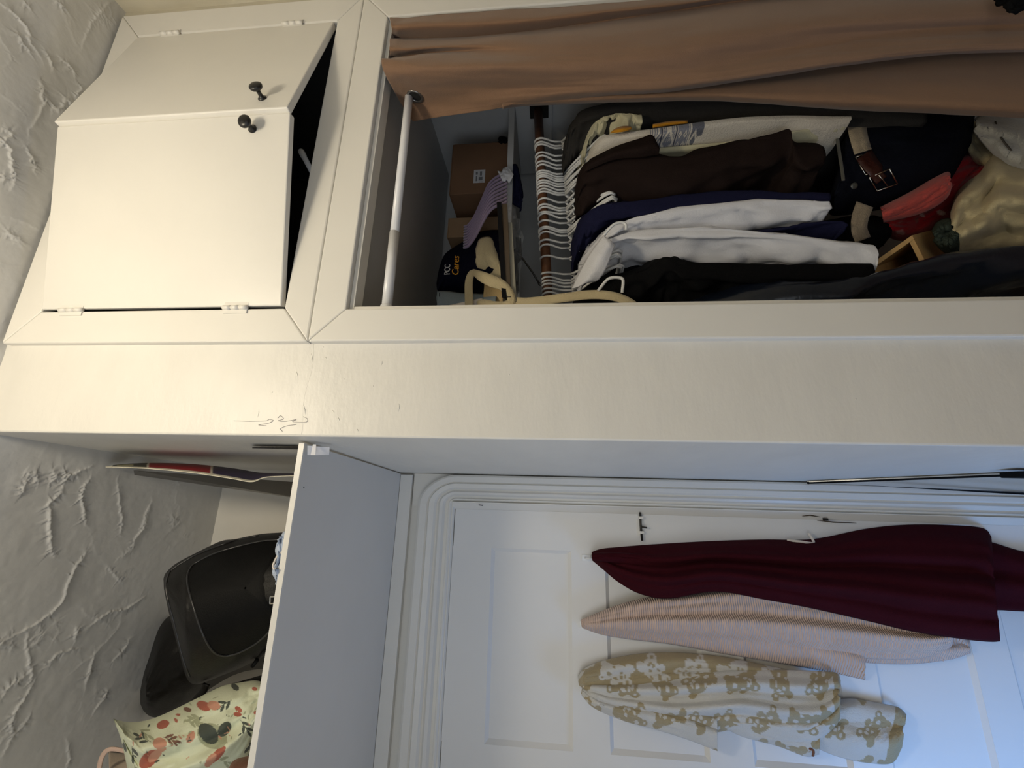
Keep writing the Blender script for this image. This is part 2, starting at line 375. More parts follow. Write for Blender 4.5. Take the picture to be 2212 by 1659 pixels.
def hinge(door, p, v):
    V, Fc = join([tubev([p+Vector((0,0,z0)), p+Vector((0,0,z1))], .0055, 10) for z0, z1 in ((-.030,-.011),(-.009,.009),(.011,.030))])
    o = mesh('hinge', V, Fc, WHITE, door, True)
    b = boxv(p.x-.014, p.x+.014, p.y+.001, p.y+.006, p.z-.029, p.z+.029); mesh('hinge_leaf', b, BOXF, WHITE, door)
hinge(LD[0], Vector((.4085,-.022,2.955)), 1); hinge(LD[0], Vector((.4085,-.022,2.53)), 1)
hinge(RD[0], Vector((1.3065,-.022,2.93)), 1); hinge(RD[0], Vector((1.3065,-.022,2.545)), 1)
# ------------------------------------------------------------------ alcove shelf
SZ0, SZ1, SY = 2.353, 2.3665, .051
xr = lambda y: XP0 + (XB-XP0)*y/YB
sh = thing('alcove_shelf', (-.5, .38, SZ0), 'white wall-to-wall shelf board above the door, seen from below', 'shelf')
SHELFM = material('shelf underside paint', (.78,.76,.72), .5, .1, 35, .04, 4)
hexa('board', [(XL+.002,SY,SZ0),(xr(SY)-.006,SY,SZ0),(xr(YB)-.004,YB-.003,SZ0),(XL+.002,YB-.003,SZ0),(XL+.002,SY,SZ1),(xr(SY)-.006,SY,SZ1),(xr(YB)-.004,YB-.003,SZ1),(XL+.002,YB-.003,SZ1)], SHELFM, sh, .001)
box('front_edge', XL+.002, xr(SY)-.006, SY-.0015, SY+.0005, SZ0+.0005, SZ1-.0003, WHITE, sh, 0)
box('batten', XL+.003, xr(YB)-.006, YB-.024, YB-.002, SZ0-.046, SZ0-.001, WHITE, sh, .002)
TAPE = material('white tape', (.75,.75,.78), .3, .2, 60)
q = P(700, 971, SY+.02)
mesh('tape', [P(664,963,SY-.003), P(712,966,SY+.02), P(711,983,SY+.03), P(664,983,SY+.004)], [(0,1,2,3)], TAPE, sh)
mesh('tape', [P(676,960,SY-.002), P(683,960,SY-.001), P(681,983,SY+.0), P(671,983,SY-.001)], [(0,1,2,3)], TAPE, sh)
lathe('nail_hole', P(655.5,1053,SY+.006)+Vector((0,0,-.001)), (0,0,1), [(0,.0022),(.0005,.001)], DARKG, sh, 8)
# ------------------------------------------------------------------ door and casing in the alcove
YD = YB
DX0, DX1, DZ1 = -.883, -.0445, 2.142
CY = YB - .028
def casing_profile(s):                            # s: 0 at the inner edge .. 1 outer; returns how proud the moulding is
    pts = [(0,.010),(.06,.016),(.10,.016),(.12,.010),(.20,.011),(.26,.020),(.34,.024),(.40,.018),(.44,.018),(.50,.026),(.64,.028),(.68,.022),(.72,.026),(.90,.027),(.96,.024),(1,.006)]
    return pts
def casing_strip(name, path, outs):
    """moulding swept along inner path points; outs = outward vectors"""
    pr = casing_profile(0); V = []
    for p, o in zip(path, outs):
        for s, d in pr: V.append((p[0]+o[0]*s, YB-.008-d*1.15, p[1]+o[1]*s))
        V.append((p[0]+o[0], YB, p[1]+o[1]))
    k = len(pr)+1
    return struct(mesh(name, V, grid_faces(len(path), k), WHITE))
CW = .0965                                        # casing width
xi = -.0205; zi = DZ1+.0085
R0 = .074
casing_strip('trim_7', [(xi,0),(xi,zi-.012)], [(CW,0),(CW,0)])
casing_strip('trim_8', [(xi-.012, zi),(DX0+.0,zi)], [(0,CW+.03)]*2)
path, outs = [], []
for k in range(13):
    a = math.pi/2*k/12; path.append((xi-.012+.012*math.cos(a)*1, zi-.012+.012*math.sin(a))); outs.append((CW*math.cos(a), (CW+.03*math.sin(a))*math.sin(a)))
casing_strip('trim_9', path, outs)
struct(mesh('trim_10', [(.0755,YB-.012,0),(.0755,YB-.012,SZ0-.05),(xi-.02,YB-.008,SZ0-.05),(xi-.02,YB-.008,0)], [(0,1,2,3)], WHITE))
# door stop bead: chamfered strip between casing and door
struct(prism('trim_11', [(xi,YB-.030,0),(xi-.003,YB-.030,0),(DX1-.002,YB-.012,0),(DX1-.002,YB,0),(xi,YB,0)], (0,0,DZ1+.007), WHITE, bev=.001))
struct(prism('trim_12', [(DX0,YB-.022,DZ1+.010),(DX0,YB-.022,DZ1+.006),(DX0,YB-.013,DZ1+.001),(DX0,YB,DZ1+.001),(DX0,YB,DZ1+.010)], (xi-DX0,0,0), WHITE, bev=.001))
casing_strip('trim_13', [(DX0-.022,0),(DX0-.022,zi+.02)], [(-CW,0),(-CW,0)])
door = struct(bpy.data.objects.new('door_1', None)); COL.objects.link(door); door.location = (DX1, YB, 0)
tag(door, 'white five-panel door with hooks and a slide bolt at the back of the alcove')
PX0, PX1 = -.753, -.174
PAN = [(1.726,2.004),(1.318,1.613),(.914,1.192),(.522,.806),(.135,.42)]
zs_ = [0.012]+[v for a, b in reversed(PAN) for v in (a, b)]+[DZ1]
YF = YB-.0125                                     # face of the door frame, panels sit 10 mm back
def leaf(name, x0, x1, z0, z1): return mesh(name, boxv(x0, x1, YF, YB-.001, z0, z1), BOXF, DOORP, door)
leaf('stile', DX0, PX0, .012, DZ1-.002); leaf('stile', PX1, DX1-.002, .012, DZ1-.002)
for k in range(0, len(zs_)-1, 2): leaf('rail', PX0, PX1, zs_[k], zs_[k+1])
for a, b in PAN:
    e = .012
    mesh('panel', [(PX0,YF+.0005,a),(PX1,YF+.0005,a),(PX1,YF+.0005,b),(PX0,YF+.0005,b), (PX0+e,YB-.002,a+e),(PX1-e,YB-.002,a+e),(PX1-e,YB-.002,b-e),(PX0+e,YB-.002,b-e)],
         [(0,1,5,4),(1,2,6,5),(2,3,7,6),(3,0,4,7),(4,5,6,7)], DOORP, door)
# ------------------------------------------------------------------ fabrics
def lin(r, g, b): return tuple(((c/255)/12.92 if c <= 10 else ((c/255+.055)/1.055)**2.4) for c in (r, g, b))
def fabric(name, rgb, bump=.35, bscale=420, rough=.9, sheen=.15, var=.12, attr=None, **k):
    dark = max(rgb) < 90
    return material(name, lin(*rgb), rough, bump, bscale, var, 14, spec=.06 if dark else .2, sheen=0 if dark else sheen, attr=attr, **k)
def drape(name, rows, mat, y0, depth, folds=(), parent=None, nu=80, nv=60, thick=.004, amp=.0015, seed=1, pattern=None, pw=.5, dv=None, freq=7, aspect=(1, 1), zmin=None, y1=None):
    """hanging cloth: rows of (px, py, px, py) from one outline edge to the other at depth y0; bulges to the room"""
    R = cr(rows, nu); u = np.linspace(0, 1, nv); pr = np.sin(np.pi*np.clip(u, .0, 1))**pw; G = np.zeros((nu, nv, 3)); nz = noise2((nu, nv), freq, seed, 3, aspect)
    for i in range(nu):
        v = i/(nu-1); dd = depth*(np.interp(v, *dv) if dv else 1)
        Y = y0 - dd*pr + (0 if y1 is None else u*(y1-y0)*min(1, v*2.5))
        for a, f, ph, dr in folds: Y = Y + a*np.sin(2*np.pi*(f*u+ph+dr*v))*pr*min(1, .15+v*2.2)
        Y = Y + amp*nz[i]*pr
        for j in range(nv): G[i, j] = P(R[i, 0]*(1-u[j])+R[i, 2]*u[j], R[i, 1]*(1-u[j])+R[i, 3]*u[j], Y[j])
    if zmin: G[:, :, 2] = np.maximum(G[:, :, 2], zmin)
    col = None
    if pattern is not None:
        uu, vv = np.meshgrid(np.linspace(0, 1, nu), u, indexing='ij')
        px = R[:, None, 0]*(1-u)+R[:, None, 2]*u; py = R[:, None, 1]*(1-u)+R[:, None, 3]*u
        col = pattern(px, py).reshape(-1, 3)
    o = mesh(name, G.reshape(-1, 3), grid_faces(nu, nv), mat, parent, True, col)
    if thick: s = o.modifiers.new('thickness', 'SOLIDIFY'); s.thickness = thick; s.offset = 1
    return o
from mathutils.bvhtree import BVHTree
def on(objs, px, py, lift=.002, fallback=.3):
    """point on the front of built meshes seen at a photo pixel"""
    d = (RT*(((1659-py)-829.5)/F) + UP*(-(px-1106)/F) + FW).normalized(); best = None
    for o in objs:
        if 'bvh' not in CACHE.setdefault(o.name, {}):
            w = wpos(o); CACHE[o.name]['bvh'] = BVHTree.FromPolygons([v.co + w for v in o.data.vertices], [tuple(p.vertices) for p in o.data.polygons])
        h = CACHE[o.name]['bvh'].ray_cast(EYE, d)
        if h[0] is not None and (best is None or h[3] < best[1]): best = (h[0], h[3])
    return best[0] - d*lift if best else P(px, py, fallback)
CACHE = {}
def path_on(objs, pts, n, lift=.002): return [on(objs, a, b, lift) for a, b in cr(pts, n)]
def ribbon(name, pts, w, mat, parent=None, n=40, thick=.002, amp=0, seed=1, wv=(0, 0, 1)):
    """flat strap along (px, py, y) points; w = width in pixels across the image path"""
    C = cr(pts, n); T = np.gradient(C[:, :2], axis=0); N = np.stack([-T[:, 1], T[:, 0]], 1); N /= np.linalg.norm(N, axis=1, keepdims=True)+1e-9
    ww = np.interp(np.linspace(0, 1, n), np.linspace(0, 1, len(w)), w) if hasattr(w, '__len__') else np.full(n, w)
    G = np.array([[P(c[0]+nn[0]*s*h/2, c[1]+nn[1]*s*h/2, c[2]) for s in (-1, -.33, .33, 1)] for c, nn, h in zip(C, N, ww)])
    o = mesh(name, G.reshape(-1, 3), grid_faces(n, 4), mat, parent, True)
    s = o.modifiers.new('thickness', 'SOLIDIFY'); s.thickness = thick; s.offset = 0
    return o
def spots(px, py, items, base, over=None):
    """flat print: items = (x, y, rx, ry, angle, colour) ellipses"""
    c = np.ones(px.shape+(3,))*np.array(base)
    for x, y, rx, ry, a, k in items:
        dx, dy = px-x, py-y; ca, sa = math.cos(a), math.sin(a); q = ((dx*ca+dy*sa)/rx)**2 + ((-dx*sa+dy*ca)/ry)**2
        c[q < 1] = k
    return c
# ------------------------------------------------------------------ cloths on the door
YF0 = YF - .004
hookm = material('clear plastic hook', (.75, .75, .74), .15, spec=.6)
def door_hook(px, py):
    p = P(px, py, YF-.0005)
    V, Fc = join([(boxv(p.x-.010, p.x+.010, p.y-.003, p.y, p.z-.014, p.z+.014), BOXF),
                  tubev([p+Vector((0,-.003,.004)), p+Vector((0,-.016,.001)), p+Vector((0,-.022,-.010)), p+Vector((0,-.020,-.018))], .003, 8)])
    mesh('adhesive_hook', V, Fc, hookm, door, False)
door_hook(1266, 1205); door_hook(1262, 1349); door_hook(1262, 1478)
BURG = fabric('burgundy fleece', (58, 16, 23), .3, 300, .95, 0, .1)
rob = thing('bathrobe', P(1500, 1230, YF0), 'burgundy fleece robe hanging from a hook nearest the door edge', 'bathrobe')
drape('robe_front', [(1279,1195,1280,1208),(1300,1188,1304,1228),(1340,1184,1338,1256),(1390,1180,1385,1281),(1450,1176,1445,1290),(1545,1171,1545,1275),(1650,1168,1650,1292),(1757,1167,1757,1312),(1870,1145,1872,1338),(1960,1136,1965,1360),(2060,1137,2075,1377),(2122,1143,2135,1383),(2138,1160,2158,1382)],
      BURG, YF0, .075, [(.017, 2.3, .1, .25), (.008, 5.2, .4, -.3)], rob, 90, 70, dv=([0,.08,.3,1],[.25,.6,.9,1]), amp=.002, y1=YF0-.075)
drape('robe_back', [(1700,1180,1700,1300),(1900,1160,1900,1330),(2050,1160,2050,1320),(2134,1172,2140,1315),(2212,1194,2212,1318),(2330,1210,2330,1322)],
      BURG, YF0, .04, [(.010, 2.1, .3, .2)], rob, 40, 40)
drape('hood_fold', [(1279,1198,1280,1208),(1330,1196,1330,1214),(1400,1200,1400,1222),(1500,1203,1500,1228),(1640,1208,1640,1240)], BURG, YF0-.066, .014, [], rob, 40, 16, dv=([0,.1,.6,1],[.2,1.2,.8,0]))
WHT = fabric('white cotton tape', (225, 215, 205), .2)
ribbon('hanging_loop', [(1700,1167,YF0-.01),(1730,1170,YF0-.03),(1757,1173,YF0-.03),(1752,1160,YF0-.02),(1746,1152,YF0-.012)], 5, WHT, rob, 30)
PINK = material('pink ribbed towelling', lin(228, 200, 184), .95, .9, 46, .08, 30, spec=.15, sheen=.3, kind='wave', stretch=(0.25, .25, 1.0))
PINK.node_tree.nodes['Wave Texture'].bands_direction = 'Z'
tw = thing('towel', P(1550, 1350, YF0), 'pale pink ribbed towel hanging between the burgundy robe and the patterned towel', 'towel')
drape('back_layer', [(1258,1343,1259,1354),(1300,1330,1300,1368),(1360,1310,1360,1378),(1450,1300,1450,1389),(1560,1300,1560,1409),(1680,1320,1680,1429),(1790,1340,1790,1449),(1850,1360,1850,1462),(1867,1390,1868,1466)],
      PINK, YF0, .03, [(.006, 2, .3, .1)], tw, 80, 40, seed=5)
drape('lower_layer', [(1700,1330,1700,1415),(1850,1340,1850,1428),(1960,1345,1960,1432),(2050,1350,2050,1422),(2093,1385,2094,1408)], PINK, YF0+.001, .018, [(.005, 2, .2, .1)], tw, 40, 30, seed=6)
drape('front_layer', [(1256,1341,1257,1352),(1290,1327,1290,1362),(1340,1308,1340,1368),(1400,1293,1400,1374),(1480,1283,1480,1381),(1600,1270,1600,1392),(1700,1275,1700,1405),(1800,1290,1800,1415),(1900,1310,1905,1421),(1980,1330,1990,1419),(2040,1350,2045,1400),(2056,1362,2056,1382)],
      PINK, YF0-.012, .055, [(.010, 1.7, .55, .15), (.004, 4.3, .2, .2)], tw, 90, 60, dv=([0,.08,.4,1],[.15,.6,1,.8]), seed=7)
for k, q in enumerate([(2000,1421),(2030,1419),(2060,1414),(2080,1408)]):
    tube('fringe_tassel', [P(q[0]+i*4, q[1]+i*(5-k), YF0-.006) for i in range(3)], .003, PINK, tw, 6)
# patterned towel with brown bears
CREAM_, TAN_ = lin(206, 203, 196), lin(168, 153, 120)
def bears(px, py):
    rg = np.random.default_rng(21); it = []
    for gx in range(1225, 1990, 84):
        for gy in range(1390, 1700, 84):
            x = gx+((gy-1390)//84 % 2)*42+rg.normal(0, 4); y = gy+rg.normal(0, 4); a = rg.choice([0, 1, 2, 3])*1.3+rg.normal(0, .3)
            def add(dx, dy, rx, ry, k, ca=math.cos(a), sa=math.sin(a)): dx, dy, rx, ry = dx*1.38, dy*1.38, rx*1.38, ry*1.38; it.append((x+dx*ca-dy*sa, y+dx*sa+dy*ca, rx, ry, a, k))
            add(6, 0, 17, 13, TAN_); add(-13, 0, 11, 12, TAN_); add(-20, -10, 5, 5, TAN_); add(-20, 10, 5, 5, TAN_); add(20, -11, 8, 6, TAN_); add(20, 11, 8, 6, TAN_); add(0, 14, 6, 5, TAN_)
            add(-11, 2, 4, 3, CREAM_); add(8, -3, 3, 2.2, CREAM_); add(10, 5, 2.5, 3, CREAM_); add(20, 11, 3, 3, CREAM_); add(-20, 10, 2, 2, CREAM_); add(-4, -8, 3, 1.6, CREAM_); add(15, 2, 2, 4, CREAM_); add(1, 8, 4, 1.5, CREAM_)
    c = spots(px, py, it, CREAM_)
    return c
def bears_inv(px, py):
    c = bears(px+17, py+25); k = c[..., 0] > .5; out = np.where(k[..., None], np.array(TAN_), np.array(CREAM_)); return out
BEAR = fabric('bear towelling', (255, 255, 255), .5, 260, .95, .3, .06, attr='pattern')
bt = thing('towel', P(1550, 1520, YF0), 'cream towel with tan bear print, hung folded farthest from the door edge', 'towel')
drape('back_fold', [(1251,1462,1252,1478),(1268,1444,1272,1490),(1310,1428,1310,1500),(1380,1415,1380,1500),(1460,1412,1460,1490),(1560,1421,1560,1480),(1660,1441,1660,1480),(1740,1457,1740,1480)],
      BEAR, YF0-.004, .05, [(.006, 2, .2, .2)], bt, 160, 70, pattern=bears_inv, dv=([0,.1,1],[.3,1,.5]))
def hem_pat(px, py):
    c = bears(px, py); c[px > 1800] = TAN_; return c
drape('front_fold', [(1262,1480,1256,1496),(1285,1476,1285,1518),(1330,1474,1325,1540),(1400,1470,1390,1560),(1470,1461,1460,1580),(1540,1453,1530,1580),(1620,1450,1600,1575),(1700,1450,1690,1600),(1770,1453,1760,1600),(1805,1456,1806,1560),(1813,1470,1812,1530)],
      BEAR, YF0-.030, .045, [(.010, 2.6, .1, .25), (.004, 5, .6, .2)], bt, 260, 130, pattern=hem_pat, dv=([0,.08,.5,1],[.2,.7,1,.8]), seed=3)
drape('side_flap', [(1258,1490,1258,1500),(1290,1500,1285,1527),(1350,1510,1345,1553),(1420,1520,1415,1572),(1490,1530,1485,1594),(1548,1550,1550,1619)], BEAR, YF0-.045, .028, [(.004, 2, .4, .2)], bt, 160, 70, pattern=lambda a, b: bears(a+30, b+12), seed=4, dv=([0,.2,1],[.3,1,1]))
drape('lower_fold', [(1540,1540,1545,1560),(1620,1545,1600,1590),(1690,1545,1680,1612),(1745,1540,1740,1634),(1775,1535,1770,1630)], BEAR, YF0-.010, .05, [(.008, 1.5, .2, .2)], bt, 130, 80, pattern=lambda a, b: bears(a-20, b+20), seed=8)
def tail_pat(px, py):
    c = bears(px+10, py-14); c[px > 1932-(py-1540)*.22] = TAN_; return c
drape('tail', [(1715,1530,1720,1575),(1780,1520,1765,1612),(1840,1512,1820,1634),(1900,1522,1880,1645),(1938,1530,1925,1644),(1956,1545,1945,1612)], BEAR, YF0-.002, .035, [(.010, 1.6, .55, .2)], bt, 130, 80, pattern=tail_pat, seed=9)
ribbon('side_loop', [(1748,1616,YF0-.05),(1757,1622,YF0-.052),(1756,1634,YF0-.05)], 5, fabric('brown tape', (120, 80, 60)), bt, 12)
# slide bolt, strike hole
BRASS = material('worn dark metal', (.05, .045, .04), .4, metal=.6)
p = P(1383, 1138, YF-.0005)
sb = mesh('slide_bolt', boxv(p.x-.030, p.x+.022, YF-.003, YF, p.z-.012, p.z+.012), BOXF, WHITE, door); tag(sb, 'painted slide bolt with dark worn bar')
tube('bolt_bar', [P(1383,1107,YF-.009), P(1384,1136,YF-.009), P(1387,1168,YF-.009)], .0038, BRASS, sb, 8)
tube('bolt_pin', [P(1384,1138,YF-.010), P(1398,1140,YF-.013)], .0028, BRASS, sb, 8)
for a in ((1384,1118),(1386,1150)):
    c = P(a[0], a[1], YF-.008); mesh('keeper', boxv(c.x-.004, c.x+.004, c.y-.0055, YF-.001, c.z-.007, c.z+.007), BOXF, WHITE, sb)
RUST = material('bare rusty wood', (.06, .035, .012), .8)
q = P(1783, 1122, YB-.022); struct(mesh('strike_hole', boxv(q.x-.004, q.x+.004, q.y-.006, q.y+.004, q.z-.006, q.z+.006), BOXF, material('hole', (.008, .006, .005), .9)))
for pts in ([(1733,1115),(1750,1113),(1772,1117)], [(1765,1124),(1800,1128),(1850,1130)]):
    struct(tube('worn_paint', [P(a, b, YB-.0235) for a, b in pts], [.0008, .0022, .0006], RUST, None, 6))
tube_ = struct(tube('paint_chip', [P(1034,1091,YB-.032), P(1043,1092,YB-.032)], .0015, BLACKM, None, 6))
# panel leaning in the corner
GLASSY = material('pale mirror glass', (.60, .60, .58), .12, metal=.85)
LX = lambda y: xr(y) - .006
mp = thing('mirror_panel', (.085, .55, .3), 'thin black-edged mirror panel leaning in the corner beside the door', 'mirror')
A0, A1 = P(1742,1030,.655), P(1746,1038,.668)
B0, B1 = P(2330,962,.26), P(2330,1072,.665)
A0.x = min(A0.x, LX(A0.y)); B0.x = min(B0.x, LX(B0.y))
mesh('glass', [A0, A1, B1, B0, A0+Vector((.003,0,0)), A1+Vector((.003,0,0)), B1+Vector((.003,0,0)), B0+Vector((.003,0,0))], [(0,1,2,3),(7,6,5,4),(0,4,5,1),(1,5,6,2),(2,6,7,3),(3,7,4,0)], GLASSY, mp)
off = Vector((-.003, -.004, 0)); tube('edge_strip', [A0+off, B0+off], .0028, MATTE, mp, 6); tube('edge_strip', [A1+off, B1+off], .0028, MATTE, mp, 6); tube('edge_strip', [A0+off, A1+off], .0042, MATTE, mp, 6)
k0 = P(2176,987,.28); k0.x = LX(k0.y)-.010
box('corner_block', k0.x-.006, k0.x+.008, k0.y-.015, k0.y+.03, k0.z-.16, k0.z, MATTE, mp, .002)
# pencil scribble on the pier
GRAPH = material('pencil mark', (.38, .36, .36), .8)
for pts in ([(505,909),(540,910),(575,909),(580,906),(590,908),(580,914),(558,918),(575,920)], [(600,903),(606,898),(612,905),(600,909),(618,910),(640,906),(632,911),(660,912),(664,905),(655,900)], [(640,917),(620,920),(606,926),(610,932)]):
    struct(tube('pencil_scribble', [P(a, b, -.0006) for a, b in cr(pts, 30)], .0005, GRAPH, None, 5))
struct(tube('paint_seam', [Vector((x, .0019, 2.336+.004*math.sin(x*40))) for x in np.linspace(XP0+.004, XP1, 12)], .0022, PIERM, None, 8))
for a, b, c, d in ((695,752,700,748),(826,778,822,792),(700,770,706,776),(746,818,741,820),(808,832,803,836),(718,885,722,895),(730,900,733,912),(770,925,774,934),(862,868,860,895),(672,760,676,790),(655,870,660,900),(590,845,585,850),(480,850,482,852),(1100,806,1098,812),(1850,860,1845,866),(560,880,556,905),(640,800,644,820)):
    struct(tube('paint_drip', [P(a, b, .0008), P((a+c)/2+1, (b+d)/2, .0002), P(c, d, .0008)], [.0005, .0014, .0005], PIERM, None, 6))
# ------------------------------------------------------------------ things on the alcove shelf
BAGM = material('black nylon', (.010, .0095, .009), .45, .15, 300, .2, 6, spec=.16)
BAGP = material('black nylon panel', (.004, .004, .004), .6, .2, 400, .2, 9, spec=.12)
PIPE = material('black piping', (.02, .02, .022), .3)
bg = thing('travel_bag', P(500, 1300, .25), 'black nylon travel bag with piped panel, at the front of the alcove shelf', 'bag')
bag = drape('body', [(353,1250,354,1272),(358,1238,364,1320),(375,1221,382,1390),(400,1206,402,1462),(420,1196,421,1478),(450,1181,450,1471),(480,1168,485,1457),(510,1164,520,1443),(560,1154,570,1418),(610,1150,620,1390),(660,1148,670,1360)], BAGM, .36, .22, [(.003, 2.2, .1, .3)], bg, 70, 70, 0, .0015, 12, pw=.45, dv=([0,.1,.3,1],[.35,.75,1,1]), zmin=SZ1+.003)
V_ = [tuple(v.co + wpos(bag)) for v in bag.data.vertices]
PAN_ = [(632,1160),(600,1166),(560,1170),(480,1190),(430,1212),(410,1230),(405,1258),(418,1310),(438,1368),(458,1404),(480,1416),(510,1412),(555,1388),(592,1352),(606,1330)]
tube('piping', path_on([bag], PAN_, 60, .006), .0026, PIPE, bg, 8)
tube('piping', path_on([bag], [(560,1157),(500,1170),(430,1196),(378,1226),(362,1246),(360,1280),(375,1340),(395,1420),(410,1462)], 50, .005), .0022, PIPE, bg, 8)
pn = cr(PAN_, 48); cx, cy_ = 530, 1270
def panel_pt(a, b, s):
    while s > .01:
        q = on([bag], cx+(a-cx)*s, cy_+(b-cy_)*s, .0065, 99)
        if q.y < 50: return q
        s *= .97
    return on([bag], cx, cy_, .0065)
rowsP = [[panel_pt(a, b, s) for a, b in pn] for s in (.02, .25, .5, .75, .985)]
mesh('pocket_panel', [tuple(p) for r in rowsP for p in r], grid_faces(5, 48, True), BAGP, bg, True)
SIL = material('silver metal', (.6, .58, .52), .3, metal=.9)
b0 = on([bag], 592, 1296, .012)
V, Fc = join([tubev([b0+Vector(a), b0+Vector(b)], .0016, 6) for a, b in (((-.008,0,.008),(.006,0,.010)),((.006,0,.010),(.008,0,-.008)),((.008,0,-.008),(-.006,0,-.010)),((-.006,0,-.010),(-.008,0,.008)))])
mesh('zip_pull', V, Fc, SIL, bg)
tube('strap', path_on([bag], [(628,1385),(600,1395),(575,1404),(560,1420),(545,1440)], 20, .006), .005, BAGM, bg, 8)
b2 = thing('backpack', P(420, 1450, .4), 'dull black backpack standing behind the piped travel bag', 'bag')
drape('body', [(303,1488,303,1522),(310,1455,312,1538),(322,1418,330,1549),(345,1352,360,1547),(380,1325,400,1528),(440,1320,450,1490),(520,1330,530,1450),(660,1330,660,1440)], BAGM, .60, .17, [(.010, 1.6, .3, .6)], b2, 50, 50, 0, .004, 14, pw=.5, dv=([0,.2,1],[.4,1,1]), zmin=SZ1+.003)
ribbon('strap', [(408,1525,.37),(425,1508,.35),(440,1492,.33),(446,1478,.32)], [6, 12, 14, 14], BAGM, b2, 16, .004)
ribbon('strap', [(440,1510,.36),(470,1492,.33),(520,1478,.31),(600,1455,.30),(660,1440,.30)], 12, BAGM, b2, 16, .004)
# floral cushion
def floral(px, py):
    rg = np.random.default_rng(9); it = []; base = lin(214, 219, 192)
    DG, OL, RD_, TE, BR = lin(78, 84, 76), lin(166, 170, 140), lin(172, 100, 82), lin(198, 146, 122), lin(126, 92, 76)
    def sprig(x, y, a, k, n=5, l=17):
        it.append((x+math.cos(a)*l, y+math.sin(a)*l, l*1.1, .9, a, k))
        for s in range(n):
            q = l*(.25+1.7*s/n); b = a+(.62 if s % 2 else -.62)*(s < n-1); ll = l*(.62-.05*s); it.append((x+math.cos(a)*q+math.cos(b)*ll, y+math.sin(a)*q+math.sin(b)*ll, ll, 3.0, b, k))
    for x, y, a, k, n in ((268,1600,1.9,DG,3),(285,1612,1.5,DG,2),(352,1592,.3,BR,5),(325,1602,3.6,DG,4),(372,1660,1.9,OL,3),(395,1668,1.2,OL,3),(400,1556,.2,OL,5),(500,1512,2.6,DG,4),(300,1575,.6,OL,3),(440,1548,2.9,OL,5),(520,1556,1.0,DG,4),(470,1640,.3,OL,3),(290,1652,1.4,OL,3),(540,1600,1.6,DG,4),(556,1520,1.2,DG,3)): sprig(x, y, a, k, n)
    for x, y, rx, ry, a, k in ((322,1640,26,15,2.4,RD_),(335,1632,20,9,2.4,TE),(345,1606,15,13,0,TE),(352,1617,7,6,0,TE),(352,1565,9,14,1.2,RD_),(412,1592,8,14,.5,TE),(470,1630,24,9,2.3,RD_),(455,1642,18,8,2.2,TE),(458,1590,34,26,.5,OL),(450,1585,26,18,.8,DG),(485,1575,18,12,2.2,DG),(440,1525,16,10,.4,RD_),(462,1524,14,10,.2,TE),(515,1532,9,5,.6,RD_),(513,1543,9,5,.1,RD_),(405,1533,9,5,.3,BR),(380,1556,6,3.5,1,RD_),(385,1544,5,3,0,RD_),(550,1488,6,4,.2,RD_),(552,1540,4,4,0,RD_),(560,1562,7,5,1,RD_),(508,1484,10,6,.7,DG)): it.append((x, y, rx, ry, a, k))
    for k in range(60): it.append((rg.uniform(250, 570), rg.uniform(1480, 1690), rg.uniform(2, 6), rg.uniform(1, 2), rg.uniform(0, 3), [OL, DG, TE][k % 3]))
    return spots(px, py, it, base)
FLOR = fabric('floral cotton', (255, 255, 255), .2, 300, .85, .1, .04, attr='pattern')
cu = thing('cushion', P(400, 1600, .2), 'cream cushion printed with leaves and red flowers, on the alcove shelf', 'cushion')
drape('cover', [(245,1552,246,1556),(256,1556,262,1600),(285,1560,280,1680),(320,1555,300,1740),(360,1540,340,1760),(420,1511,400,1750),(480,1482,470,1725),(520,1474,515,1680),(550,1470,545,1625),(572,1474,570,1570)], FLOR, .30, .15, [(.012, 1.7, .2, .5), (.005, 4, .1, .5)], cu, 260, 200, 0, .006, 15, pattern=floral, pw=.55, dv=([0,.15,.5,1],[.2,.8,1,.7]), freq=6, zmin=SZ1+.003)
BEIGE = fabric('beige canvas', (196, 178, 160), .4)
tt = thing('tote_bag', P(250, 1700, .3), 'pinkish beige tote bag at the far end of the alcove shelf', 'bag')
drape('body', [(236,1622,236,1760),(262,1624,262,1770),(320,1626,320,1780),(440,1630,440,1790),(600,1640,600,1800)], BEIGE, .42, .10, [(.005, 2, .1, .1)], tt, 30, 30, zmin=SZ1+.003)
ribbon('handle', [(280,1624,.31),(240,1618,.30),(222,1632,.30),(214,1662,.30),(214,1700,.31)], 9, fabric('pink strap', (216, 186, 170)), tt, 24, .003)
lp = thing('leather_pouch', P(540, 1680, .16), 'brown leather pouch in front of the floral cushion', 'pouch')
drape('body', [(492,1665,492,1760),(500,1648,500,1780),(515,1638,515,1790),(545,1632,540,1790),(575,1630,570,1790)], material('brown leather', lin(112, 78, 62), .5, .3, 90, .2, 20), .14, .06, [], lp, 30, 30, 0, zmin=SZ1+.003)
BLUEW = fabric('pale blue cotton', (182, 194, 214), .2)
bc = thing('folded_cloth', P(605, 1200, .1), 'pale blue and white cloth bunched at the shelf edge by the travel bag', 'cloth')
drape('cloth', [(597,1176,612,1148),(594,1190,620,1150),(598,1210,622,1190),(590,1226,620,1215),(588,1240,618,1232),(598,1256,612,1258),(606,1262,615,1262)], BLUEW, .10, .035, [(.012, 1.5, .2, 1.3)], bc, 40, 24, amp=.006, seed=22, zmin=SZ1+.003)
tube('cord', [P(a, b, .072) for a, b in cr([(612,1190),(600,1200),(592,1215),(590,1225),(596,1231),(606,1228)], 24)], .0022, WHT, bc, 8)
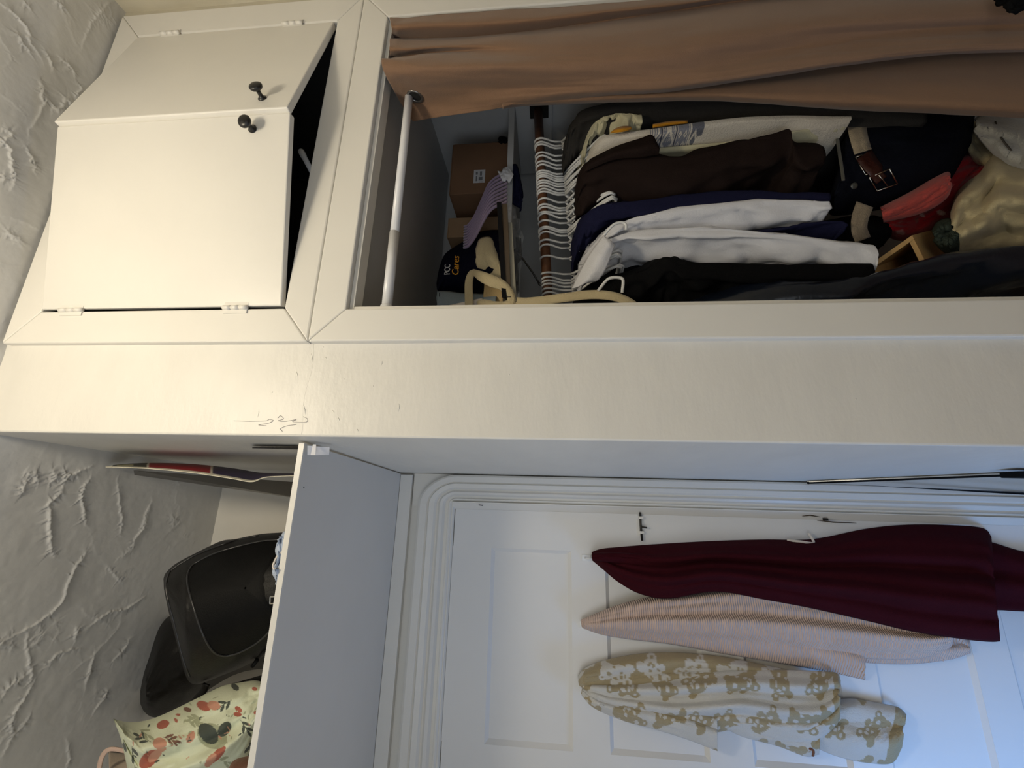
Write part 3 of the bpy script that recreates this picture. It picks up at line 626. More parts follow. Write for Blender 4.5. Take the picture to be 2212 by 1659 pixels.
# poster and boards against the alcove side
def poster_pat(u, v):
    c = np.ones(u.shape+(3,))*np.array(lin(232, 226, 205)); px = 228+u*480
    c[(px > 258) & (v > .16) & (px < 338)] = lin(62, 60, 48); c[(px > 275) & (px < 315) & (v > .3) & (v < .62)] = lin(170, 165, 130)
    c[(px > 342) & (v > .16) & (px < 432)] = lin(150, 28, 36); c[(px > 436) & (v > .16) & (px < 700)] = lin(48, 36, 74); return c
PRINT = material('printed card', (1, 1, 1), .45, attr='pattern')
po = thing('poster', P(450, 1015, .2), 'curled poster with white border and red and purple blocks by the alcove side', 'poster')
sheet('print', [[(228,1009,.20),(229,1008,.24),(230,1007.5,.28)],[(262,1009.5,.20),(262,1005,.26),(264,1003,.32)],[(330,1013,.20),(330,1005,.28),(332,1000,.36)],[(420,1022,.20),(420,1010,.28),(420,1003,.38)],[(500,1034,.20),(502,1022,.28),(505,1012,.38)],[(544,1041,.20),(548,1030,.28),(552,1020,.38)],[(576,1031,.21),(580,1027,.29),(580,1022,.38)],[(640,1028,.22),(640,1026,.29),(640,1023,.38)],[(690,1028,.22),(690,1026,.29),(690,1023,.38)]], PRINT, po, 160, 24, .0012, pattern=poster_pat, zmin=SZ1+.002)
DKB = material('dark grey board', lin(58, 54, 48), .35, .05, 60, .1, 5)
fb = thing('folder_board', P(480, 1045, .3), 'dark grey board leaning behind the curled poster', 'board')
hexa('board', [P(290,1016,.25), P(292,1026,.37), P(690,1083,.37), P(690,1045,.25), P(288,1016,.256), P(290,1026,.376), P(688,1083,.376), P(688,1045,.256)], DKB, fb, .0008)
dk = thing('thin_folder', P(600, 968, .15), 'thin black folder standing flat against the alcove side above the shelf end', 'folder')
hexa('cover', [P(545,966.5,.10), P(650,966,.10), P(650,971,.14), P(545,968.5,.14), P(545,966,.102), P(650,965.5,.102), P(650,970.5,.142), P(545,968,.142)], BLACKM, dk, 0)
# ------------------------------------------------------------------ closet: shelf, rods, hangers
CSH = thing('closet_shelf', (.9, .55, 1.93), 'painted plank shelf inside the closet above the hanging rod', 'shelf')
SF = P(1107, 400, .38); zs0, zs1 = 1.934, 1.956
box('board', XP1+.034, XR-.002, .38, YB+.006, zs0, zs1, GREYP, CSH, .0015)
box('cleat', XR-.020, XR-.001, .10, YB, 1.795, zs0-.0005, GREYP, CSH, .002)
WOODR = material('brown wooden dowel', lin(112, 72, 46), .45, .2, 40, .3, 12, stretch=(6, 1, 1))
RL, RR_ = P(1183, 640, .39), P(1165, 290, .39)
def rod_at(x): t = (x-RL.x)/(RR_.x-RL.x); return Vector((x, .39, RL.z+(RR_.z-RL.z)*t))
cr_ = thing('hanging_rod', rod_at(.9), 'brown wooden hanging rod across the closet carrying the white hangers', 'rod')
tube('dowel', [rod_at(XP1+.036), rod_at(.7), rod_at(1.0), rod_at(XR-.021)], .0165, WOODR, cr_, 16)
box('rod_bracket', XR-.027, XR-.0205, .355, .425, rod_at(XR).z-.04, rod_at(XR).z+.03, BLACKM, cr_, .002)
# curtain tension rod
RODM = material('white enamel tube', (.82, .82, .84), .3, spec=.6)
r0, r1 = P(835, 668, .04), P(885, 195, .04); dr_ = (r1-r0).normalized()
tr = thing('curtain_rod', (r0+r1)/2, 'white tension rod in the closet opening holding the brown curtain', 'curtain rod')
def ron(x): return r0 + dr_*((x-r0.x)/dr_.x)
tube('outer_tube', [ron(OX0+.02), ron(.64)], .0125, RODM, tr, 16); tube('inner_tube', [ron(.638), ron(OX1-.03)], .0112, RODM, tr, 16)
lathe('end_cap', ron(OX0+.0125), dr_, [(0,.016),(.012,.016),(.020,.0155),(.022,.0135)], RODM, tr, 18)
lathe('end_cap', ron(OX1-.0125), -dr_, [(0,.016),(.012,.016),(.020,.0155),(.022,.012)], RODM, tr, 18)
# hangers: one built, the others copied
HANG = material('white plastic hanger', (.74, .74, .73), .35, spec=.5)
NECK = -.078
def hanger(name, label, mat=HANG):
    t = thing(name, (0, 0, 0), label, 'hanger', 'white hangers on the closet rod')
    hk = [(0, -.0225*math.cos(a), .0225*math.sin(a)-.003) for a in np.linspace(math.radians(200), math.radians(-25), 15)] + [(0, -.014, -.026), (0, -.006, -.038), (0, 0, -.052), (0, 0, NECK)]
    tube('hook', hk, .0036, mat, t, 7)
    body = [(0, 0, NECK), (0, -.045, NECK-.030), (0, -.10, NECK-.072), (0, -.145, NECK-.108), (0, -.158, NECK-.125), (0, -.15, NECK-.136), (0, -.08, NECK-.138), (0, .08, NECK-.138), (0, .15, NECK-.136), (0, .158, NECK-.125), (0, .145, NECK-.108), (0, .10, NECK-.072), (0, .045, NECK-.030), (0, 0, NECK)]
    tube('shoulder_frame', body, .0042, mat, t, 7)
    tube('neck_web', [(0, -.026, NECK-.017), (0, 0, NECK-.034), (0, .026, NECK-.017)], .003, mat, t, 6)
    return t
ORD = 'first second third fourth fifth sixth seventh eighth ninth tenth eleventh twelfth thirteenth fourteenth fifteenth sixteenth seventeenth eighteenth nineteenth twentieth twenty-first twenty-second twenty-third twenty-fourth twenty-fifth twenty-sixth twenty-seventh twenty-eighth twenty-ninth thirtieth thirty-first thirty-second thirty-third thirty-fourth thirty-fifth'.split()
HY = [295,305,310.5,328,338,347,355,367,372,377,382,388,394,400,408,412.5,428,441,447.5,453,462,474,489,493,501,516,528,551,585,598,605.5,613,621,632]
rg = np.random.default_rng(3)
h0 = None
for k, py in enumerate(HY):
    lb = ('white plastic hanger with the %s hook counted from the right end of the rod' % ORD[k]) if k < 17 else ('white plastic hanger with the %s hook counted from the left end of the rod' % ORD[len(HY)-1-k])
    if h0 is None: t = h0 = hanger('clothes_hanger', lb)
    else:
        t = h0.copy(); COL.objects.link(t); t['label'] = lb
        for c in h0.children:
            d = c.copy(); COL.objects.link(d); d.parent = t
    pz = P(1183-18*(640-py)/350, py, .366); t.location = rod_at(pz.x) + Vector((0, 0, -.002))
    t.rotation_euler = (rg.normal(0, .02), 0, rg.normal(.0, .09) + (.13 if k in (6, 20) else -.15 if k == 19 else 0))
# ------------------------------------------------------------------ hanging clothes
def garment(name, label, cat, path, yb, th, mat, zb=None, amp=.008, seed=1, yaw=0.0, nu=120, nv=64, bulge=1.0, group='clothes on the closet rod', tag_=True, pattern=None, freq=5, aspect=(.7, 2.2)):
    """garment hanging square to the rod: path = (px, py, y) of its near edge from the hanger neck to the hem"""
    C = cr(path, nu); G = np.zeros((nu, nv, 3)); nz = noise2((nu, nv), freq, seed, 3, aspect) - 1.1*np.abs(noise2((nu, nv), freq*1.6, seed+70, 2, (1.2, 1.6))); bl = np.minimum(1, np.minimum(np.arange(nv), nv-np.arange(nv))/4.0)
    for i in range(nu):
        v = i/(nu-1); f = P(*C[i]); half = max(.012, .39-f.y); cy = .39; env = min(1, .25+v*7)*(1 if v < .94 else 1-.25*(v-.94)/.06)
        for j in range(nv):
            a = 2*math.pi*j/nv; ca, sa = math.cos(a), math.sin(a)
            yy = cy - half*(abs(ca)**.8)*(1 if ca > 0 else -min(1, (yb-.39)/half)) if True else 0
            xo = th*.5*np.sign(sa)*abs(sa)**.7*env*bulge
            G[i, j] = (f.x + yaw*(yy-f.y) + xo - th*.30*env + min(.8*amp, .0075)*env*math.sin(2*math.pi*(2.6*(1-ca)/2+.9*v+seed*.37))*(1 if sa < 0 else .6) + amp*nz[i, j]*bl[j]*env, yy + .35*amp*nz[i, j]*bl[j], f.z + .0)
    V = G.reshape(-1, 3); n = len(V); V = np.vstack([V, G[0].mean(axis=0), G[-1].mean(axis=0)])
    Fc = grid_faces(nu, nv, True) + [(n, (j+1) % nv, j) for j in range(nv)] + [(n+1, (nu-1)*nv+j, (nu-1)*nv+(j+1) % nv) for j in range(nv)]
    col = None
    if pattern is not None:
        col = np.ones((n+2, 3)); col[:n] = pattern(np.repeat(C[:, 0], nv), np.tile(np.arange(nv)/nv, nu), G.reshape(-1, 3)); col[n:] = col[0]
    if tag_:
        t = thing(name, (float(V[:, 0].mean()), .39, float(V[:, 2].min())), label, cat, group); return mesh('cloth_body', V, Fc, mat, t, True, col), t
    return mesh(name, V, Fc, mat, label, True, col), label
CHAR = fabric('charcoal wool', (52, 50, 48)); BRN = fabric('dark brown wool', (38, 29, 26)); NAVY = fabric('navy jersey', (30, 31, 56)); WSH = fabric('white shirt cotton', (222, 222, 226), .25, 260, .85, .1, .05)
BLK = fabric('black cotton', (18, 18, 19)); CRM = fabric('cream fleece', (205, 198, 165), .35); ORG = fabric('mustard lining', (205, 140, 30)); DNAVY = fabric('dark navy twill', (17, 19, 28), .4, 300)
garment('coat', 'charcoal coat hanging at the right end of the rod, half behind the curtain', 'coat', [(1214,345,.37),(1218,310,.32),(1226,280,.27),(1240,250,.23),(1262,228,.20),(1330,214,.18),(1500,203,.18),(1700,206,.18),(1860,214,.18),(2000,220,.18)], .60, .075, CHAR, seed=2)
go, gt = garment('hooded_top', 'cream fleece top with mustard lining crumpled beside the charcoal coat', 'sweater', [(1246,330,.36),(1252,312,.32),(1262,290,.27),(1278,262,.225),(1300,246,.20),(1330,240,.185),(1362,240,.18),(1386,243,.18)], .55, .050, CRM, amp=.013, seed=4, freq=5, aspect=(2, 1))
sheet('lining', [[(1318,287,.175),(1322,284,.165),(1328,279,.175)],[(1335,286,.16),(1338,280,.155),(1342,274,.165)],[(1352,283,.16),(1352,278,.155),(1354,273,.165)],[(1364,279,.165),(1364,276,.16),(1363,274,.17)]], ORG, gt, 16, 10, .003)
sheet('lining', [[(1410,276,.19),(1410,272,.185),(1410,269,.19)],[(1450,270,.19),(1450,266,.185),(1450,262,.19)],[(1485,266,.19),(1485,264,.185),(1485,261,.19)]], ORG, gt, 12, 8, .003)
GRY, WHT_ = lin(128, 130, 140), lin(214, 206, 192); DKL = lin(74, 76, 92)
def nordic(px, u, G):
    c = np.ones((len(px), 3))*np.array(WHT_); w = (G[:, 1]*75) ; x = px
    def put(m, k): c[m] = k
    for a in (1403, 1408, 1413): put((x > a) & (x < a+2.4), GRY)
    m = (x > 1418) & (x < 1428); put(m & (np.sin(w*4.8+x*.9) > -.1), GRY); put((x > 1428) & (x < 1431), DKL)
    m = (x > 1432) & (x < 1459); q = np.abs(((w*3+8) % 18)-9); s = np.abs(x-1445); put(m, GRY); put(m & (np.abs(q-s*.7) < 1.6), WHT_); put(m & (np.sin(x*1.5)*np.sin(w*8) > .45), WHT_)
    put((x > 1460) & (x < 1463.5), DKL)
    m = (x > 1464) & (x < 1488); q = np.abs(((w*4) % 10)-5); s = np.abs(((x-1464) % 12)-6); put(m, GRY); put(m & (q+s*.8 < 3.6), WHT_); put(m & (q+s*.8 < 1.6), GRY)
    put((x > 1489) & (x < 1491.5), GRY)
    m = (x > 1494) & (x < 1521); q = np.abs(((w*3+3) % 20)-10); s = np.abs(x-1503); put(m, lin(104, 106, 116)); put(m & (np.abs(q+s*.9-7) < 2.0), WHT_); put(m & (x > 1510) & (q < 3), WHT_)
    return c
KNIT = fabric('patterned knit', (255, 255, 255), .6, 240, .95, .2, .08, attr='pattern')
garment('sweater', 'off-white knitted sweater with grey diamond bands', 'sweater', [(1254,368,.37),(1262,340,.32),(1274,318,.27),(1288,299,.225),(1306,287,.20),(1345,280,.185),(1400,273,.175),(1460,265,.17),(1520,256,.165),(1600,246,.165),(1700,242,.165),(1780,244,.165),(1838,246,.165)], .60, .052, KNIT, amp=.0014, seed=6, nu=640, nv=150, pattern=nordic)
garment('undershirt', 'pale cream shirt hem showing below the patterned sweater', 'shirt', [(1300,345,.33),(1340,330,.26),(1400,318,.22),(1600,300,.20),(1715,280,.19),(1800,268,.185),(1826,268,.185)], .56, .022, CRM, amp=.003, seed=7)
bo, bt_ = garment('jacket', 'dark brown wool jacket with wide lapel facing the curtain', 'jacket', [(1240,428,.37),(1243,398,.31),(1250,368,.255),(1264,346,.22),(1300,332,.20),(1345,324,.19),(1400,322,.185),(1470,323,.18),(1540,306,.172),(1610,282,.166),(1660,269,.162),(1700,257,.160),(1709,282,.166),(1730,300,.17),(1778,304,.17)], .62, .135, BRN, amp=.011, seed=8)
sheet('lapel', [[(1275,345,.235),(1268,355,.20),(1262,372,.21)],[(1330,318,.19),(1330,330,.165),(1325,345,.18)],[(1385,300,.165),(1385,320,.150),(1382,340,.17)],[(1407,293,.155),(1412,315,.150),(1412,335,.17)],[(1418,310,.160),(1424,322,.158),(1422,334,.172)]], BRN, bt_, 30, 16, .005)
garment('cardigan', 'navy jersey cardigan between the brown jacket and the white shirts', 'cardigan', [(1234,525,.36),(1240,498,.31),(1252,470,.265),(1270,446,.23),(1296,429,.21),(1340,422,.20),(1400,416,.195),(1500,406,.19),(1600,402,.188),(1700,404,.188),(1792,410,.188)], .60, .095, NAVY, amp=.011, seed=9)
wa, wt = garment('shirt', 'white cotton shirt nearest the navy cardigan', 'shirt', [(1250,566,.36),(1266,534,.31),(1288,506,.265),(1318,480,.225),(1370,463,.20),(1450,446,.188),(1560,433,.18),(1650,425,.18),(1740,423,.18),(1790,426,.18)], .58, .055, WSH, amp=.010, seed=10)
garment('polo_shirt', 'navy polo shirt wedged between the two white shirts', 'shirt', [(1300,560,.33),(1400,520,.25),(1560,500,.22),(1690,486,.205),(1740,477,.20),(1812,474,.20),(1830,480,.20)], .55, .03, NAVY, amp=.004, seed=12)
wb, wt2 = garment('shirt', 'white collared shirt hanging next to the black blouse', 'shirt', [(1240,606,.36),(1254,574,.31),(1276,542,.265),(1310,512,.22),(1370,494,.20),(1450,487,.192),(1550,484,.188),(1640,490,.184),(1740,503,.18),(1830,514,.175),(1880,517,.175),(1891,524,.175)], .60, .060, WSH, amp=.012, seed=13)
sheet('collar', [[(1236,624,.250),(1252,618,.220),(1268,608,.225)],[(1252,590,.230),(1270,600,.200),(1290,606,.210)],[(1274,550,.205),(1290,566,.180),(1308,582,.190)],[(1300,514,.190),(1312,530,.172),(1324,540,.180)],[(1304,510,.195),(1318,520,.178),(1328,530,.185)]], WSH, wt2, 30, 14, .004)
garment('blouse', 'black cotton blouse at the left end of the rod', 'blouse', [(1238,645,.36),(1250,630,.31),(1272,612,.27),(1310,594,.245),(1384,568,.22),(1436,539,.185),(1470,543,.18),(1510,552,.178),(1600,555,.178),(1750,556,.178),(1884,560,.178)], .62, .12, BLK, amp=.012, seed=14)
garment('gap_filler', 'added black cloth darkening the gap behind the white shirts and wooden box', 'gap_filler', [(1260,590,.37),(1290,560,.34),(1400,535,.31),(1600,500,.30),(1800,470,.30),(1880,462,.31),(1925,470,.33)], .62, .10, BLK, amp=.004, seed=19)  # made-up black cloth; its colour supplies the darkness of the gap
RAIN = material('dark navy coated nylon', lin(20, 26, 38), .28, .25, 70, .2, 10, spec=.5)
garment('raincoat', 'glossy dark navy raincoat, leftmost of the hanging clothes', 'coat', [(1420,662,.30),(1470,648,.26),(1560,627,.215),(1640,607,.175),(1720,596,.150),(1820,586,.135),(1900,575,.125),(2000,550,.115),(2100,534,.11),(2212,520,.108),(2400,500,.105)], .48, .10, RAIN, amp=.010, seed=15, nu=110)
# hooks of two hangers poking out over the shirts
for name, pts, lb in (('clothes_hanger', [(1302,512,.20),(1318,492,.185),(1330,483,.18),(1344,481,.18),(1352,486,.18),(1352,497,.185)], 'white hanger end curling out above the collared white shirt'),
                      ('clothes_hanger', [(1292,628,.19),(1310,606,.175),(1322,600,.17),(1338,600,.17),(1346,606,.17),(1344,632,.18)], 'white hanger end curling out above the canvas strap')):
    t = thing(name, P(*pts[2]), lb, 'hanger', 'white hangers on the closet rod'); tube('hook', [P(*q) for q in cr(pts, 22)], .0042, HANG, t, 8)
# ------------------------------------------------------------------ trousers with belt
ts = thing('trousers', P(1950, 350, .2), 'dark navy trousers folded over with a webbing belt in the loops', 'trousers')
drape('legs', [(1788,432,1790,462),(1798,400,1800,466),(1806,360,1812,466),(1814,280,1850,462),(1830,200,1905,452),(1900,196,1960,438),(1980,200,2010,420),(2060,210,2050,395),(2095,225,2085,335),(2106,250,2098,312)], DNAVY, .36, .17, [(.006, 2, .1, .4)], ts, 60, 60, 0, .004, 31, pw=.5, dv=([0,.15,.6,1],[.5,.9,1,.7]))
blt = thing('belt', P(1880, 350, .18), 'tan webbing belt with brown leather tab and steel buckle on the navy trousers', 'belt')
WEB = fabric('tan webbing', (172, 155, 128), .7, 260)
legs = bpy.data.objects['legs']
def bribbon(name, pts, w, mat, parent, n=24, lift=.004, off=.006):
    C = cr(pts, n); T = np.gradient(C, axis=0); N = np.stack([-T[:, 1], T[:, 0]], 1); N /= np.linalg.norm(N, axis=1, keepdims=True)
    ww = np.interp(np.linspace(0, 1, n), np.linspace(0, 1, len(w)), w) if hasattr(w, '__len__') else np.full(n, w)
    G = []
    for c, nn, h in zip(C, N, ww):
        mid = on([legs], c[0], c[1], lift); G.append([P(c[0]+nn[0]*s*h/2, c[1]+nn[1]*s*h/2, mid.y) for s in (-1, -.3, .3, 1)])
    o = mesh(name, np.array(G).reshape(-1, 3), grid_faces(n, 4), mat, parent, True); s = o.modifiers.new('thickness', 'SOLIDIFY'); s.thickness = .003; s.offset = 0; return o
bribbon('webbing', [(1846,240),(1850,270),(1856,300),(1864,328)], [40,40,38,38], WEB, blt)
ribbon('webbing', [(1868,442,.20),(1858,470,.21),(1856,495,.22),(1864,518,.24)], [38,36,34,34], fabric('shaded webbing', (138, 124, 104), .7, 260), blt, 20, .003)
LEA = material('brown belt leather', lin(62, 30, 24), .35, .3, 120, .2, 20)
bribbon('leather_tab', [(1866,334),(1880,354),(1896,374),(1906,388)], [38,36,34,32], LEA, blt, 20, .007)
STEEL = material('steel buckle', (.55, .53, .48), .25, metal=1)
for nm, q in (('buckle', [(1878,384),(1921,365),(1938,397),(1894,413)]), ('keeper_frame', [(1848,340),(1862,335),(1884,372),(1870,378)])):
    pts = [on([legs], a, b, .009) for a, b in q]
    V, Fc = join([tubev([pts[i], pts[(i+1) % 4]], .0021, 7) for i in range(4)]); mesh(nm, V, Fc, STEEL, blt, True)
tube('buckle_prong', [on([legs], 1898,378,.010), on([legs], 1908,390,.012), on([legs], 1918,402,.010)], .0016, STEEL, blt, 6)
lathe('button', on([legs], 1844, 402, .0), (-.5, -.86, 0), [(0,.009),(.002,.0095),(.004,.008),(.0045,.003)], material('dark button', (.05, .05, .045), .3), ts, 16)
ribbon('waist_loop', [(1809,300,.215),(1813,330,.20),(1818,360,.19),(1822,390,.185)], 7, fabric('grey facing', (92, 90, 80)), ts, 16, .002)
# ------------------------------------------------------------------ folded clothes and crate in the closet bottom
CORAL = fabric('coral cotton', (190, 78, 70), .3); RED = fabric('dark red cotton', (142, 16, 26), .3)
def redprint(px, py): return spots(px, py, [(1990,465,8,5,.5,lin(190,150,140)),(2030,460,9,5,.3,lin(196,160,150)),(1945,500,9,4,.2,lin(180,120,116)),(2010,440,7,4,1,lin(160,70,66)),(2052,402,6,5,.4,lin(170,80,80)),(1978,478,6,4,2,lin(130,60,56))], lin(150, 18, 28))
REDP = fabric('red printed cotton', (255, 255, 255), .3, 300, .9, .15, .08, attr='pattern')
zf = .30
a = thing('red_shirt', P(2000, 450, zf), 'dark red printed shirt bundled under the trousers beside the wooden box', 'shirt')
drape('cloth', [(1904,452,1912,486),(1918,440,1926,512),(1950,420,1965,517),(2000,395,2010,500),(2040,350,2052,484),(2085,326,2078,452),(2114,330,2118,400),(2126,350,2128,372)], REDP, .42, .10, [(.012, 1.6, .2, .5)], a, 90, 60, .004, .006, 33, pattern=redprint)
a = thing('coral_top', P(1970, 430, zf-.05), 'coral cotton top lying between the navy trousers and the red shirt', 'top')
drape('cloth', [(1902,450,1908,478),(1930,436,1938,472),(1970,415,1980,462),(2010,390,2018,446),(2042,374,2044,425),(2050,378,2052,405)], CORAL, .275, .05, [(.006, 1.3, .1, .6)], a, 50, 40, .004, .003, 34)
PINEW = material('pale pine wood', lin(206, 168, 112), .5, .2, 30, .18, 10, stretch=(1, 1, 7))
c0 = P(1970, 508, .20)
e1 = P(1873, 576, .215)-c0; e2 = P(2012, 590, .195)-c0; e3 = P(2030, 492, .42)-c0
bx = thing('wooden_box', c0, 'open pale pine box tilted between the raincoat and the red shirt', 'box')
def slab(name, o, a, b, t): hexa(name, [o, o+a, o+a+b, o+b, o+t, o+a+t, o+a+b+t, o+b+t], PINEW, bx, .001)
th_ = .10
n1, n2 = e1*th_, e2*th_*1.1
slab('side_board', c0, e1, e3, n2); slab('side_board', c0+n2, e2-n2, e3, n1)
slab('side_board', c0+e1-n1+n2, e2-n2, e3, n1*.98); slab('side_board', c0+e2-n2+n1, e1-n1*2, e3, n2*.98)
slab('back_board', c0+e3*.93+n1+n2, e1-n1*2, e2-n2*2, e3*.06)
a = thing('green_sock', P(2040, 510, .22), 'dark green knitted sock lying on the corner of the wooden box', 'sock')
drape('cloth', [(2016,500,2020,520),(2026,482,2036,538),(2045,474,2054,547),(2060,480,2066,545),(2068,495,2070,530)], fabric('dark green knit', (58, 66, 58), .7, 200), .24, .05, [(.010, 1.5, .3, .8)], a, 40, 30, .004, .006, 36)
SAND = fabric('sand cotton', (196, 180, 140), .3, 300)
a = thing('sand_jumper', P(2140, 450, .25), 'sand coloured cotton jumper heaped at the bottom of the closet', 'sweater')
drape('cloth', [(2058,455,2060,556),(2070,415,2078,562),(2090,392,2110,556),(2120,370,2140,550),(2150,330,2170,546),(2200,330,2215,544),(2300,330,2310,540)], SAND, .36, .17, [(.018, 2.1, .2, .7), (.008, 4.3, .3, -.8)], a, 90, 80, .005, .006, 37, freq=4, aspect=(1, 1.6))
a = thing('sand_shirt', P(2130, 330, .3), 'sand coloured shirt behind the red bundle under the curtain', 'shirt')
drape('cloth', [(2086,288,2092,320),(2100,268,2112,372),(2130,262,2150,410),(2170,280,2190,420),(2260,300,2260,430)], SAND, .42, .10, [(.012, 1.8, .3, .8)], a, 60, 50, .005, .004, 38, freq=4)
FUZZ = fabric('grey fleece', (176, 172, 160), 1.0, 120, 1, .5, .25)
a = thing('fleece_throw', P(2180, 300, .2), 'fuzzy grey fleece throw in the closet corner under the curtain edge', 'throw')
drape('cloth', [(2108,262,2112,285),(2124,250,2140,318),(2150,250,2170,350),(2185,252,2196,380),(2212,254,2230,395),(2300,258,2300,400)], FUZZ, .34, .12, [(.016, 2.2, .6, .9)], a, 70, 60, .008, .005, 39, freq=5)
ribbon('seam', [(2150,262,.232),(2156,285,.215),(2168,305,.21),(2188,330,.215),(2206,352,.22)], 3, fabric('dark seam', (84, 78, 70)), a, 20, .002)
# ------------------------------------------------------------------ brown curtain
CURT = fabric('brown curtain cloth', (136, 106, 83), .25, 500, .85, .2, .06)
ct = thing('curtain', P(1400, 120, .0), 'brown grommet curtain pushed to the right side of the closet opening', 'curtain')
rowsC = []
def crow(V, ys): rowsC.append([(v, y, d) for v, (y, d) in zip(V if hasattr(V, '__len__') else [V]*len(ys), ys)])
crow([842,846,846,842,842,840,834,825,829,846,866,892], [(40,-.022),(60,-.030),(82,.020),(86,-.015),(106,-.030),(124,.015),(127,-.045),(130,-.060),(152,-.050),(184,-.002),(222,.062),(262,.095)])
crow([872,872,872,872,872,872,872,872,874,880,895,912], [(38,-.022),(58,-.032),(83,.020),(87,-.015),(106,-.032),(122,.010),(126,-.045),(135,-.062),(158,-.048),(188,.002),(224,.064),(259,.095)])
crow(940, [(33,-.022),(55,-.034),(83,.018),(88,-.010),(102,-.030),(114,.000),(120,-.040),(140,-.060),(162,-.043),(190,.002),(224,.058),(254,.085)])
crow(1040, [(26,-.022),(50,-.036),(78,.012),(86,-.020),(98,-.038),(110,-.030),(124,-.045),(142,-.058),(166,-.030),(190,.010),(218,.040),(240,.065)])
crow(1160, [(18,-.022),(42,-.038),(66,.005),(80,-.030),(96,-.046),(112,-.048),(128,-.052),(146,-.050),(168,-.020),(188,.012),(206,.020),(221,.050)])
crow(1300, [(8,-.022),(26,-.038),(48,.000),(70,-.036),(90,-.052),(110,-.056),(130,-.054),(150,-.040),(168,-.020),(184,-.005),(198,.010),(208,.040)])
crow(1450, [(-4,-.022),(10,-.036),(26,.000),(54,-.040),(80,-.056),(104,-.060),(128,-.050),(150,-.030),(166,-.020),(180,-.012),(190,.000),(197,.030)])
crow(1600, [(-14,-.022),(-8,-.032),(4,-.006),(36,-.044),(64,-.060),(92,-.052),(116,-.030),(136,-.022),(150,-.022),(162,-.020),(170,-.010),(175,.020)])
crow(1760, [(-24,-.022),(-18,-.030),(-8,-.010),(24,-.046),(54,-.056),(78,-.036),(98,-.022),(114,-.022),(128,-.024),(138,-.022),(146,-.015),(151,.010)])
crow(1920, [(-32,-.022),(-26,-.030),(-16,-.012),(14,-.046),(44,-.050),(66,-.028),(84,-.020),(98,-.022),(110,-.026),(118,-.022),(124,-.015),(128,.005)])
crow(2080, [(-40,-.022),(-34,-.030),(-24,-.012),(6,-.048),(36,-.046),(58,-.024),(74,-.020),(88,-.024),(98,-.026),(106,-.022),(112,-.015),(116,.005)])
crow(2330, [(-50,-.022),(-44,-.030),(-34,-.012),(0,-.048),(28,-.046),(50,-.024),(66,-.020),(80,-.024),(90,-.026),(98,-.022),(104,-.015),(108,.005)])
sheet('front_fall', rowsC, CURT, ct, 150, 150, .0025, .0012, 9, 41)
rowsB = []
for V_, (a_, b_) in ((1085,(215,232)),(1120,(190,228)),(1200,(170,224)),(1300,(168,221)),(1400,(160,219)),(1520,(150,217)),(1640,(132,222)),(1760,(110,230)),(1880,(90,237)),(2000,(80,242)),(2120,(76,248)),(2330,(70,260))):
    rowsB.append([(V_, a_, .06), (V_, a_*.6+b_*.4, .050), (V_, a_*.3+b_*.7, .042), (V_, a_*.1+b_*.9, .050), (V_, b_, .080), (V_, b_-4, .105), (V_, b_-26, .125)])
sheet('turned_edge', rowsB, CURT, ct, 100, 50, .0025, .0015, 7, 42)
ff = [bpy.data.objects['front_fall']]
g0 = on(ff, 897, 208, .003); ax = (on(ff, 897, 196, 0)-on(ff, 897, 218, 0)).cross(on(ff, 912, 208, 0)-on(ff, 886, 208, 0)).normalized()
if ax.dot(EYE-g0) < 0: ax = -ax
u_ = ax.orthogonal().normalized(); v_ = ax.cross(u_)
GROM = material('dark nickel ring', (.30, .29, .28), .3, metal=.9)
V, Fc = tubev([g0+(u_*math.cos(t)+v_*math.sin(t))*.0195 for t in np.linspace(0, 2*math.pi, 29)], .0048, 8, False, .7)
mesh('grommet', V, Fc, GROM, ct, True)
mesh('grommet_hole', [tuple(g0+ax*.001)]+[tuple(g0+ax*.001+(u_*math.cos(t)+v_*math.sin(t))*.017) for t in np.linspace(0, 2*math.pi, 25)[:-1]], [(0, 1+i, 1+(i+1) % 24) for i in range(24)], DARKG, ct)
tube('hem_seam', path_on([bpy.data.objects['front_fall']], [(905,250),(1000,236),(1160,214),(1300,200),(1450,189),(1600,168),(1760,145),(1920,121)], 60, .0008), .0009, CURT, ct, 5)
bs = thing('scarf', P(2190, 5, -.09), 'ragged black knitted scarf end hanging in front of the curtain', 'scarf')
sheet('cloth', [[(2145,-20,-.075),(2150,0,-.075),(2156,4,-.075)],[(2165,-20,-.085),(2166,0,-.085),(2170,8,-.08)],[(2180,-20,-.09),(2182,8,-.09),(2184,27,-.085)],[(2196,-20,-.09),(2197,10,-.09),(2196,28,-.085)],[(2215,-20,-.09),(2215,5,-.09),(2214,19,-.085)],[(2260,-20,-.09),(2260,-5,-.09),(2260,5,-.085)]], BLK, bs, 30, 16, .006, .003, 6, 5)
